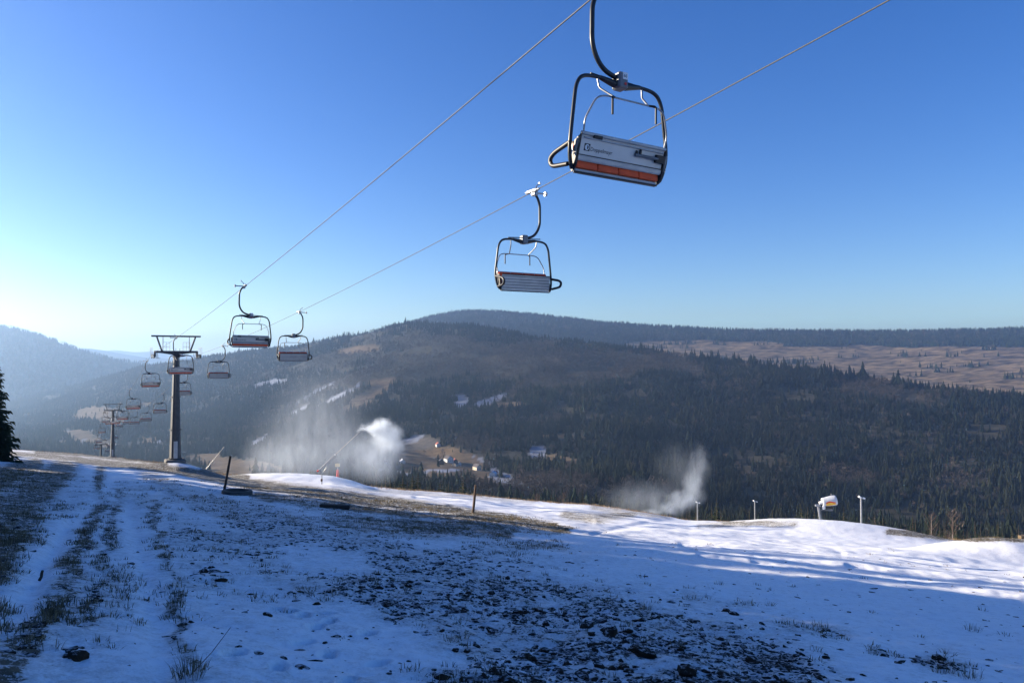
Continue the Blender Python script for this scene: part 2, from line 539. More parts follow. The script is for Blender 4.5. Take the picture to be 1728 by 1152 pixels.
# ------------------------------------------------------------------ hills beyond the rim
def knots(cols, us):
    """cols: list of (photo col, [(distance, photo row or ('z', metres))...]) -> arrays per u"""
    k = len(cols[0][1])
    cu = np.array([ux(c[0]) for c in cols])
    Ys = []; Zs = []
    for i in range(k):
        y = np.array([c[1][i][0] for c in cols], float)
        z = np.array([c[1][i][1][1] if isinstance(c[1][i][1], tuple) else vy(c[1][i][1]) * c[1][i][0] for c in cols], float)
        Ys.append(np.interp(us, cu, y)); Zs.append(np.interp(us, cu, z))
    return np.array(Ys), np.array(Zs)
def smooth1(a, n, axis=0):
    k = np.hanning(n + 2)[1:-1]; k /= k.sum()
    pad = [(0, 0)] * a.ndim; pad[axis] = (n // 2, n // 2)
    b = np.pad(a, pad, mode='edge')
    return np.apply_along_axis(lambda r: np.convolve(r, k, mode='valid'), axis, b)
class Hill:
    def __init__(self, us, ys, Z):
        self.us, self.ys, self.Z = us, ys, Z
        self.ly = np.log(ys)
    def z(self, X, Y):
        u = X / Y
        i = np.clip((u - self.us[0]) / (self.us[1] - self.us[0]), 0, len(self.us) - 1.001)
        j = np.clip((np.log(Y) - self.ly[0]) / (self.ly[1] - self.ly[0]), 0, len(self.ys) - 1.001)
        i0 = i.astype(int); j0 = j.astype(int); a = i - i0; b = j - j0
        Z = self.Z
        return (Z[j0, i0] * (1 - a) + Z[j0, i0 + 1] * a) * (1 - b) + (Z[j0 + 1, i0] * (1 - a) + Z[j0 + 1, i0 + 1] * a) * b
def build_hill(cols, us, ys, sm=(9, 9), namp=(10, 300, 3), seed=50):
    KY, KZ = knots(cols, us)
    if sm[0] > 1:
        KY = smooth1(KY, sm[0], 1); KZ = smooth1(KZ, sm[0], 1)
    Z = np.empty((len(ys), len(us)))
    for c in range(len(us)):
        Z[:, c] = np.interp(ys, KY[:, c], KZ[:, c])
    Z = smooth1(Z, sm[1], 0)
    U, Y = np.meshgrid(us, ys); X = U * Y
    a, s, o = namp
    w = sstep(180, 800, Y)
    Z = Z + w * a * 2 * (fbm(X / s, Y / s, o, seed) - .5)
    return Hill(us, ys, Z), X, Y, Z
rimcols = [-900, -500, -250, 0, 140, 200, 250, 300, 420, 560, 640, 760, 900, 1000, 1160, 1280, 1400, 1500, 1610, 1728, 2100, 2600]
def lerp_tab(tab, x):
    t = np.array(tab, float)
    return [float(np.interp(x, t[:, 0], t[:, i])) for i in range(1, t.shape[1])]
T_base = [(-900, 1400, 730), (0, 1400, 768), (300, 1200, 792), (600, 850, 832), (780, 720, 848), (1000, 800, 862), (1200, 880, 886), (1400, 920, 897), (1728, 880, 918), (2600, 880, 960)]
T_mid = [(-900, 2300, 700), (0, 2300, 735), (300, 2000, 706), (600, 1500, 722), (780, 1200, 775), (1000, 1200, 768), (1200, 1250, 770), (1400, 1250, 768), (1728, 1150, 775), (2600, 1150, 830)]
T_crest = [(-900, 3900, 690), (-250, 3900, 690), (0, 3800, 683), (120, 3700, 652), (240, 3500, 616), (300, 3400, 607), (370, 3250, 598), (420, 3150, 592), (460, 3080, 588), (520, 2950, 577), (600, 2800, 560),
           (660, 2700, 547), (700, 2620, 542), (780, 2480, 544), (830, 2400, 550), (900, 2280, 560), (1000, 2180, 574), (1100, 2050, 587), (1200, 1930, 598), (1300, 1820, 614), (1400, 1720, 629),
           (1500, 1640, 640), (1600, 1570, 651), (1728, 1500, 664), (2100, 1400, 695), (2600, 1400, 740)]
cols = []
allc = sorted(set([c[0] for c in T_crest] + rimcols + [c[0] for c in T_base]))
for c in allc:
    yr = float(np.interp(ux(c), _ru, _rY)); zr = float(np.interp(ux(c), _ru, _rz))
    bY, bp = lerp_tab(T_base, c); mY, mp_ = lerp_tab(T_mid, c); cY, cp = lerp_tab(T_crest, c)
    vr = zr / yr
    right = float(np.interp(c, [1000, 1200, 1728], [0, 1, 1]))
    beltv = vr - .026 - .004 * right
    cols.append((c, [(yr * .72, ('z', zr * .72 - 6)), (yr * 1.06, ('z', zr * 1.06 - 4.0)), (yr * 1.35, ('z', (vr - .018) * yr * 1.35)), (max(yr * 2.1, 330), ('z', beltv * max(yr * 2.1, 330))),
                     (bY * .8, ('z', (vy(bp) - .012) * bY * .8)), (bY, bp), (mY, mp_), ((mY + cY) / 2, ('z', (vy(mp_) * .42 + vy(cp) * .58) * (mY + cY) / 2)), (cY, cp), (cY * 1.16, ('z', (vy(cp) - .035) * cY * 1.16)), (cY * 1.6, ('z', (vy(cp) - .11) * cY * 1.6))]))
US = np.linspace(-1.15, 1.05, 640)
YS = np.geomspace(75, 6300, 360)
H1, HX, HY, HZ = build_hill(cols, US, YS, (9, 7), (21, 300, 4), 50)

# meadows, snowy runs and clearings on the hillside
FIELDS = [  # col,row,rx,ry,rot deg, colour, trees kept
    (606, 590, 34, 7, -8, 'tan'), (628, 662, 36, 13, -38, 'tan'), (640, 645, 24, 6, -10, 'tan'), (600, 682, 30, 8, -30, 'tan'),
    (735, 775, 80, 26, 6, 'tan'), (690, 752, 55, 11, -8, 'grey'), (800, 800, 60, 12, 14, 'tan'), (720, 805, 60, 14, 4, 'tan'), (850, 812, 30, 5, 10, 'snow'), (745, 793, 30, 3, 2, 'snow'), (690, 800, 34, 4, -4, 'snow'),
    (700, 742, 18, 4, -10, 'snow'), (815, 780, 22, 3, 30, 'snow'), (845, 800, 22, 3, 22, 'snow'), (650, 795, 26, 3, 0, 'snow'),
    (776, 676, 13, 12, 0, 'snow'), (830, 676, 28, 7, -22, 'snow'), (860, 684, 30, 6, -6, 'tan'), (905, 762, 17, 12, 10, 'snow'), (950, 775, 32, 5, 10, 'tan'), (940, 735, 30, 3, 0, 'tan'),
    (455, 646, 30, 4, -14, 'snow'), (535, 661, 40, 2.6, -24, 'snow'), (572, 666, 44, 2.6, -28, 'snow'), (505, 690, 30, 2.2, -32, 'snow'), (440, 740, 22, 2, -28, 'snow'),
    (160, 698, 36, 12, -6, 'tan'), (190, 712, 26, 9, 0, 'tan'), (130, 733, 34, 7, 4, 'tan'), (160, 748, 40, 8, 6, 'tan'), (105, 748, 16, 4, 0, 'tan'), (250, 743, 14, 5, 0, 'tan'), (245, 684, 12, 5, 0, 'tan'), (60, 716, 6, 2.5, 0, 'tan'),
    (275, 742, 20, 2.5, -28, 'snow'), (335, 776, 22, 3, -14, 'snow'), (140, 745, 10, 2, -30, 'snow'),
    (400, 788, 80, 14, 6, 'tan'), (350, 775, 40, 10, 0, 'tan'), (1270, 798, 8, 3, 0, 'tan'), (1215, 772, 30, 4, 0, 'tan')]
def field_mask(X, Y, Z):
    px, py = to_pix(X, Y, Z)
    px = px + (fbm(X / 60, Y / 60, 3, 61) - .5) * 26
    py = py + (fbm(X / 60 + 7, Y / 60, 3, 62) - .5) * 9
    out = np.zeros(X.shape, int)
    for (cx, cy_, rx, ry, a, kd) in FIELDS:
        c, s = math.cos(R(a)), math.sin(R(a))
        dx, dy = px - cx, py - cy_
        p = (dx * c + dy * s) / rx; q = (-dx * s + dy * c) / ry
        out = np.where(p * p + q * q < 1, {'tan': 1, 'grey': 2, 'snow': 3}[kd], out)
    return np.where(Y > 380, out, 0)
def hill_mesh(name, us, ys, X, Y, Z, colr, label):
    me = np_mesh(name, np.stack([X, Y, Z], -1).reshape(-1, 3), grid_faces(len(ys), len(us)))
    set_attr(me, 'tint', colr.reshape(-1, 4), 'FLOAT_COLOR')
    me.materials.append(M['hill'])
    return tag(link(bpy.data.objects.new(name, me)), label, kind='structure')
def hill_mat():
    m, N, L, P = new_mat('hillside_ground')
    a = N.new('ShaderNodeAttribute'); a.attribute_name = 'tint'
    geo = N.new('ShaderNodeNewGeometry')
    n = N.new('ShaderNodeTexNoise'); n.inputs['Scale'].default_value = .06; n.inputs['Detail'].default_value = 9; n.inputs['Roughness'].default_value = .7
    L.new(geo.outputs['Position'], n.inputs['Vector'])
    mr = N.new('ShaderNodeMapRange'); mr.inputs[1].default_value = .3; mr.inputs[2].default_value = .7; mr.inputs[3].default_value = .55; mr.inputs[4].default_value = 1.35
    L.new(n.outputs['Fac'], mr.inputs[0])
    v = N.new('ShaderNodeVectorMath'); v.operation = 'SCALE'
    L.new(a.outputs['Color'], v.inputs[0]); L.new(mr.outputs[0], v.inputs['Scale'])
    L.new(v.outputs[0], P.inputs['Base Color'])
    P.inputs['Roughness'].default_value = .95; P.inputs['Specular IOR Level'].default_value = .1
    b = N.new('ShaderNodeBump'); b.inputs['Strength'].default_value = .6; b.inputs['Distance'].default_value = 3
    L.new(n.outputs['Fac'], b.inputs['Height']); L.new(b.outputs[0], P.inputs['Normal'])
    return m
M['hill'] = hill_mat()
def tint(mask, X, Y, base=(.045, .042, .030)):
    pal = np.array([base, (.125, .09, .054), (.10, .09, .078), (.20, .22, .27)])  # last entry: patchy snow runs with their blue shade put into the tint
    c = pal[mask]
    c = c * (.75 + .5 * fbm(X / 35, Y / 35, 3, 71))[..., None]
    return np.concatenate([c, np.ones(X.shape + (1,))], -1)
HM = field_mask(HX, HY, HZ)
hc = tint(HM, HX, HY)
# dry grass just beyond the rim
nearb = (1 - sstep(250, 420, HY))[..., None]
gcol = np.array([.16, .11, .065]) * (.6 + .8 * fbm(HX / 9, HY / 9, 3, 72))[..., None]
hc[..., :3] = hc[..., :3] * (1 - nearb) + gcol * nearb
hill_mesh('hillside', US, YS, HX, HY, HZ, hc, 'broad forested hill across the valley')

# plateau behind, with the brown clear-felled slope
P_crest = [(420, 606), (520, 590), (600, 572), (690, 546), (720, 537), (760, 530), (800, 525), (830, 527), (880, 532), (940, 536), (1000, 544), (1100, 553), (1200, 558), (1300, 560), (1400, 561), (1500, 561), (1600, 559), (1728, 557), (2200, 552), (2600, 560)]
cols2 = []
for (c, p) in P_crest:
    cY = float(np.interp(c, [420, 800, 1200, 2600], [4300, 4400, 3900, 3400]))
    cols2.append((c, [(1700, ('z', -240)), (2100, ('z', vy(p + 108 + (60 if c < 900 else 0)) * 2100)), (cY * .72, ('z', vy(p + 58) * cY * .72)), (cY * .86, ('z', vy(p + 26) * cY * .86)), (cY, p), (cY * 1.15, ('z', vy(p) * cY * 1.06)), (cY * 1.4, ('z', vy(p + 60) * cY * 1.4))]))
US2 = np.linspace(-.36, 1.15, 300); YS2 = np.geomspace(1700, 6200, 200)
H2, PX, PY, PZ = build_hill(cols2, US2, YS2, (7, 5), (9, 400, 4), 90)
def felled(X, Y, Z):
    """0 forest, 1 clear-felled ground"""
    px, py = to_pix(X, Y, Z)
    lim = np.interp(px, [980, 1060, 1120, 1200, 1300, 1400, 1560, 1728, 2600], [640, 580, 571, 575, 580, 583, 586, 589, 589])
    lim = lim + (fbm(X / 160, Y / 160, 3, 93) - .5) * 16
    patch = fbm(X / 130, Y / 60, 3, 95)
    return ((py > lim) & (patch < .79)).astype(int)
pm = felled(PX, PY, PZ)
pc = np.where(pm[..., None] > 0, np.array([.165, .118, .066]) * (.15 + 1.7 * sstep(.25, .75, fbm(PX / 45, PY / 18, 4, 97, .7)))[..., None], np.array([.045, .045, .035]))
pc = np.concatenate([pc, np.ones(PX.shape + (1,))], -1)
hill_mesh('plateau', US2, YS2, PX, PY, PZ, pc, 'far plateau with clear-felled brown slope under dark forest')

# hazy mountain at the left and faint ridges behind it
L_crest = [(-1100, 540), (-600, 536), (-300, 534), (-120, 537), (0, 551), (30, 556), (70, 568), (90, 574), (110, 583), (140, 592), (180, 602), (220, 610), (260, 618), (320, 630), (420, 650), (520, 670)]
cols3 = [(c, [(2600, ('z', -240)), (3600, ('z', vy(max(p + 95, 700)) * 3600)), (4300, ('z', vy(p + 42) * 4300)), (5000, p), (5600, ('z', vy(p + 30) * 5600))]) for (c, p) in L_crest]
US3 = np.linspace(-1.5, -.3, 200); YS3 = np.geomspace(2600, 5600, 120)
H3, LX3, LY3, LZ3 = build_hill(cols3, US3, YS3, (5, 5), (26, 420, 4), 120)
lc = np.concatenate([np.array([.045, .045, .035]) * (.6 + .8 * fbm(LX3 / 60, LY3 / 60, 3, 121))[..., None], np.ones(LX3.shape + (1,))], -1)
hill_mesh('mountain', US3, YS3, LX3, LY3, LZ3, lc, 'hazy blue wooded mountain on the left of the valley')
for k, (Yr, pts) in enumerate([(9000, [(-400, 600), (0, 606), (90, 592), (140, 585), (170, 589), (210, 597), (250, 602), (300, 604), (400, 606), (560, 612), (800, 620)]), (12500, [(-400, 600), (60, 600), (130, 597), (190, 588), (230, 594), (270, 590), (310, 596), (360, 600), (440, 598), (600, 604), (800, 610)])]):
    us4 = np.linspace(-1.0, -.05, 220)
    cr = [(c, [(Yr * .85, ('z', -260)), (Yr, p), (Yr * 1.12, ('z', -260))]) for c, p in pts]
    ys4 = np.geomspace(Yr * .85, Yr * 1.12, 40)
    h4, a_, b_, c_ = build_hill(cr, us4, ys4, (5, 3), (22, 500, 4), 140 + k)
    hill_mesh('distant_ridge', us4, ys4, a_, b_, c_, np.tile([.05, .055, .05, 1.0], a_.shape + (1,)), ['faint blue ridge low on the horizon behind the valley', 'faintest pale ridge furthest away on the horizon'][k])
# valley floor sheet out to the horizon
vf = MB(); vf.add([(-16000, -300, -300), (16000, -300, -300), (16000, 16000, -300), (-16000, 16000, -300)], [(0, 1, 2, 3)])
m_, N_, L_, P_ = new_mat('valley_ground'); P_.inputs['Base Color'].default_value = (.05, .05, .04, 1); P_.inputs['Roughness'].default_value = 1
tag(vf.build('valley_ground', m_), 'dark valley floor far below the slope', kind='structure')
# ------------------------------------------------------------------ forests
def leaf_mat(name, col, inst=True, sub=.0):
    m, N, L, P = new_mat(name)
    if inst:
        a = N.new('ShaderNodeAttribute'); a.attribute_type = 'INSTANCER'; a.attribute_name = 'tint'
        src = a.outputs['Color']
    else:
        oi = N.new('ShaderNodeObjectInfo')
        cr = N.new('ShaderNodeMix'); cr.data_type = 'RGBA'
        cr.inputs[6].default_value = tuple(c * .65 for c in col) + (1,); cr.inputs[7].default_value = tuple(c * 1.35 for c in col) + (1,)
        L.new(oi.outputs['Random'], cr.inputs[0]); src = cr.outputs[2]
    geo = N.new('ShaderNodeNewGeometry')
    n = N.new('ShaderNodeTexNoise'); n.inputs['Scale'].default_value = .9; n.inputs['Detail'].default_value = 3
    L.new(geo.outputs['Position'], n.inputs['Vector'])
    mr = N.new('ShaderNodeMapRange'); mr.inputs[1].default_value = .3; mr.inputs[2].default_value = .7; mr.inputs[3].default_value = .65; mr.inputs[4].default_value = 1.35
    L.new(n.outputs['Fac'], mr.inputs[0])
    v = N.new('ShaderNodeVectorMath'); v.operation = 'SCALE'
    L.new(src, v.inputs[0]); L.new(mr.outputs[0], v.inputs['Scale'])
    L.new(v.outputs[0], P.inputs['Base Color'])
    P.inputs['Roughness'].default_value = .9; P.inputs['Specular IOR Level'].default_value = .15
    return m
M['mass_leaf'] = leaf_mat('far_foliage', (1, 1, 1), True)
M['spruce'] = leaf_mat('spruce_needles', (.020, .031, .015), False)
M['spruce_olive'] = leaf_mat('young_spruce_needles', (.034, .042, .017), False)
def low_spruce(seed, n=7, tiers=6, w=.17):
    """unit-height conifer of ragged drooping tiers"""
    r_ = random.Random(seed); mb = MB()
    for t in range(tiers):
        f0 = t / tiers
        z0 = .05 + .95 * f0; z1 = z0 + (1.0 - z0) * (.62 if t < tiers - 1 else 1.0)
        rad = w * (1 - f0) ** .85 * r_.uniform(.82, 1.15) + .008
        a0 = r_.uniform(0, 6.3)
        vs_ = [(0, 0, min(z1, 1.0))]
        for k in range(n * 2):
            a = a0 + math.pi * k / n
            q = rad * (r_.uniform(.8, 1.2) if k % 2 == 0 else r_.uniform(.42, .62))
            vs_.append((q * math.cos(a), q * math.sin(a), z0 - (.035 if k % 2 == 0 else -.02) + r_.uniform(-.015, .015)))
        fs_ = [(0, 1 + k, 1 + (k + 1) % (n * 2)) for k in range(n * 2)]
        mb.add(vs_, fs_, False)
    return mb
def low_broadleaf(seed, n=70):
    r_ = random.Random(seed); mb = MB()
    mb.tube([(0, 0, 0), (.01, 0, .5)], [.02, .008], 4)
    for i in range(n):
        a = r_.uniform(0, 6.3); e = r_.uniform(-.4, 1.5); q = r_.uniform(.45, 1.0)
        c = Vector((.30 * q * math.cos(a) * math.cos(e), .30 * q * math.sin(a) * math.cos(e), .52 + .44 * q * math.sin(e)))
        d = Vector((c.x, c.y, c.z - .2)).normalized() * r_.uniform(.06, .14)
        s = d.orthogonal().normalized() * r_.uniform(.012, .035)
        s.rotate(Matrix.Rotation(r_.uniform(0, 6.3), 3, d))
        mb.add([c - s, c + s, c + d], [(0, 1, 2)])
    return mb
protos = bpy.data.collections.new('forest_shapes')
kinds = []
for i in range(5):
    me = low_spruce(100 + i, 6 if i else 7, 6, (.15, .17, .19, .13, .21)[i]).mesh('forest_shape_%d' % i)
    me.materials.append(M['mass_leaf'])
    o = bpy.data.objects.new('forest_shape_%d' % i, me); protos.objects.link(o)
for i in range(3):
    me = low_broadleaf(200 + i).mesh('forest_shape_%d' % (5 + i))
    me.materials.append(M['mass_leaf'])
    o = bpy.data.objects.new('forest_shape_%d' % (5 + i), me); protos.objects.link(o)
def scatter_group():
    ng = bpy.data.node_groups.new('scatter', 'GeometryNodeTree')
    ng.interface.new_socket('Geometry', in_out='INPUT', socket_type='NodeSocketGeometry')
    ng.interface.new_socket('Geometry', in_out='OUTPUT', socket_type='NodeSocketGeometry')
    N, L = ng.nodes, ng.links
    gi = N.new('NodeGroupInput'); go = N.new('NodeGroupOutput')
    ci = N.new('GeometryNodeCollectionInfo'); ci.inputs['Collection'].default_value = protos
    ci.inputs['Separate Children'].default_value = True; ci.inputs['Reset Children'].default_value = True
    ip = N.new('GeometryNodeInstanceOnPoints'); ip.inputs['Pick Instance'].default_value = True
    def na(name, typ):
        n = N.new('GeometryNodeInputNamedAttribute'); n.data_type = typ; n.inputs['Name'].default_value = name
        return n.outputs['Attribute']
    L.new(gi.outputs[0], ip.inputs['Points']); L.new(ci.outputs[0], ip.inputs['Instance'])
    L.new(na('shape', 'INT'), ip.inputs['Instance Index'])
    L.new(na('turn', 'FLOAT_VECTOR'), ip.inputs['Rotation'])
    L.new(na('size', 'FLOAT_VECTOR'), ip.inputs['Scale'])
    L.new(ip.outputs[0], go.inputs[0])
    return ng
SC = scatter_group()
def scatter(name, P, size, shape, colr, label):
    n = len(P)
    me = bpy.data.meshes.new(name)
    me.vertices.add(n); me.vertices.foreach_set('co', np.asarray(P, np.float32).ravel())
    wd = rng.uniform(.75, 1.5, n)
    set_attr(me, 'size', np.stack([size * wd, size * wd, size], -1), 'FLOAT_VECTOR')
    set_attr(me, 'turn', np.stack([rng.uniform(-.05, .05, n), rng.uniform(-.05, .05, n), rng.uniform(0, 6.28, n)], -1), 'FLOAT_VECTOR')
    set_attr(me, 'shape', shape, 'INT')
    set_attr(me, 'tint', np.concatenate([colr, np.ones((n, 1))], -1), 'FLOAT_COLOR')
    o = link(bpy.data.objects.new(name, me))
    md = o.modifiers.new('scatter', 'NODES'); md.node_group = SC
    return tag(o, label, 'forest', kind='stuff')
def sample_fan(u0, u1, y0, y1, s0, s1, seed):
    """random points in a fan with spacing growing from s0 to s1"""
    g = np.random.default_rng(seed)
    out = []
    edges = np.geomspace(y0, y1, 24)
    for a, b in zip(edges[:-1], edges[1:]):
        s = np.interp((a + b) / 2, [y0, y1], [s0, s1])
        n = int((u1 - u0) * (b * b - a * a) / 2 / (s * s))
        Y = np.sqrt(g.uniform(a * a, b * b, n)); X = g.uniform(u0, u1, n) * Y
        out.append(np.stack([X, Y], -1))
    return np.concatenate(out)
def tree_colours(n, dec, olive):
    base = np.array([.015, .026, .016])
    c = base[None] * rng.uniform(.6, 1.45, (n, 1)) * np.array([1, 1, 1])
    ol = np.array([.034, .040, .018])[None] * rng.uniform(.7, 1.3, (n, 1))
    c = np.where((rng.random(n) < olive)[:, None], ol, c)
    d = np.array([.085, .068, .058])[None] * rng.uniform(.6, 1.35, (n, 1))
    return np.where(dec[:, None], d, c)
# main hillside
XY = sample_fan(-.86, .84, 470, 4000, 6.0, 11.0, 5)
X, Y = XY[:, 0], XY[:, 1]; Z = H1.z(X, Y)
fm = field_mask(X, Y, Z)
px, py = to_pix(X, Y, Z)
crY = np.interp(X / Y, [ux(c[0]) for c in T_crest], [c[1] for c in T_crest])
rimY = np.interp(X / Y, _ru, _rY)
keep = (fm == 0) & (Y < crY * 1.06) & (Y > rimY * 1.8) & ((px > 430) | (Y > 1150))
# hamlet meadow and forest rides stay partly open
lot = fbm(X / 90, Y / 90, 3, 151)
keep &= ~((lot > .70) & (rng.random(len(X)) < .8))
keep |= (fm == 1) & (rng.random(len(X)) < .015)
band = np.exp(-((px - 830) / 330) ** 2) * np.exp(-((py - 612) / 42) ** 2) * .9 + np.exp(-((px - 1480) / 120) ** 2) * np.exp(-((py - 680) / 45) ** 2) * .4 + np.exp(-((px - 900) / 400) ** 2) * np.exp(-((py - 830) / 22) ** 2) * .45
decp = fbm(X / 120, Y / 120, 4, 161) + band * .72
dec = (decp + rng.normal(0, .035, len(X))) > .74 + .07 * sstep(1050, 1250, px)
sz = rng.gamma(14, .95, len(X)) * (.62 + .75 * fbm(X / 60, Y / 60, 3, 171))
dec |= rng.random(len(X)) < .07
sz = np.where(dec, sz * .8, sz)
shape = np.where(dec, rng.integers(5, 8, len(X)), rng.integers(0, 5, len(X)))
oliv = np.clip((fbm(X / 110, Y / 110, 3, 181) - .40) * 3.0, 0, .85)
cl = tree_colours(len(X), dec, oliv) * (.34 + .66 * fbm(X / 150, Y / 150, 3, 191))[:, None]
cl = cl * (1 - .35 * sstep(950, 1200, px) * ~dec)[:, None]  # spruces darkened to the right: that flank's shade put into the tint
crest = keep & ~dec & (np.abs(Y - crY) < 60) & (px > 1080) & (px < 1560) & (rng.random(len(X)) < .22)
sz = np.where(crest, sz * rng.uniform(1.4, 2.0, len(X)), sz)
k = keep
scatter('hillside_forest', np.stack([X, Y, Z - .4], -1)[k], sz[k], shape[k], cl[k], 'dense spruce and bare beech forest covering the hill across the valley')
# plateau
XY = sample_fan(-.34, .8, 2000, 4700, 13, 15, 6)
X, Y = XY[:, 0], XY[:, 1]; Z = H2.z(X, Y)
fe = felled(X, Y, Z)
keep = ((fe == 0) | (rng.random(len(X)) < .004))
px, py = to_pix(X, Y, Z)
cY2 = np.interp(px, [420, 800, 1200, 2600], [4300, 4400, 3900, 3400])
keep &= Y < cY2 * 1.04
dec = rng.random(len(X)) < .08
scatter('plateau_forest', np.stack([X, Y, Z], -1)[keep], (rng.uniform(12, 26, len(X)) * np.where(fe == 1, .5, 1.0) * (.75 + .5 * fbm(X / 120, Y / 120, 2, 173)))[keep], np.where(dec, rng.integers(5, 8, len(X)), rng.integers(0, 5, len(X)))[keep], (tree_colours(len(X), dec, np.full(len(X), .25)) * (.5 + fbm(X / 200, Y / 100, 3, 193))[:, None])[keep], 'dark forest along the far plateau skyline')
# hazy mountain
XY = sample_fan(-.78, -.34, 3500, 5200, 20, 22, 8)
X, Y = XY[:, 0], XY[:, 1]; Z = H3.z(X, Y)
dec = rng.random(len(X)) < .2
scatter('mountain_forest', np.stack([X, Y, Z], -1), rng.uniform(17, 30, len(X)), np.where(dec, rng.integers(5, 8, len(X)), rng.integers(0, 5, len(X))), tree_colours(len(X), dec, np.full(len(X), .1)), 'hazy blue forest on the mountain to the left')
# ------------------------------------------------------------------ chairlift
LA = math.atan(LT)                                   # heading of the line, measured from +Y towards +X (negative)
Ld = Vector((math.sin(LA), math.cos(LA), 0)); Pd = Vector((math.cos(LA), -math.sin(LA), 0))
GAUGE = 2.63                                         # rope distance from the line's axis
def axis_pt(Y): return Vector((LX + LT * Y, Y, 0))
def rope_pt(side, Y):
    """side -1 left strand, +1 right strand; Y is measured on the axis abreast of the point"""
    p = axis_pt(Y) + Pd * (side * GAUGE)
    return Vector((p.x, p.y, rope_z(side, p.y)))
T_Y = [92.0, 240.0, 340.0, 470.0]
T_ROPE = [0.6, -16.9, -39.5, -75.0]
_up = {-1: np.polyfit([13.4, 41.7, 92], [6.73, 4.08, .6], 2), 1: np.polyfit([14.2, 25.15, 51.65, 92], [6.96, 5.67, 3.31, .6], 2)}
def rope_z(side, Y):
    if Y <= 92: return float(np.polyval(_up[side], Y))
    for i, sag in enumerate((2.7, 1.3, 2.0)):
        if Y <= T_Y[i + 1]:
            t = (Y - T_Y[i]) / (T_Y[i + 1] - T_Y[i])
            return T_ROPE[i] * (1 - t) + T_ROPE[i + 1] * t - 4 * sag * t * (1 - t)
    return T_ROPE[-1] - (Y - T_Y[-1]) * .3
# -------- haul rope strands
for side, lab in ((-1, 'steel haul rope strand on the left, carrying the downhill chairs'), (1, 'steel haul rope strand on the right, carrying the uphill chairs')):
    ys = list(np.linspace(-45, 92, 60)) + list(np.linspace(94, 470, 110))
    mb = MB(); mb.tube([rope_pt(side, y) for y in ys], .0145, 6)
    tag(mb.build('haul_rope', M['rope'], None), lab, 'rope', 'haul rope strands')

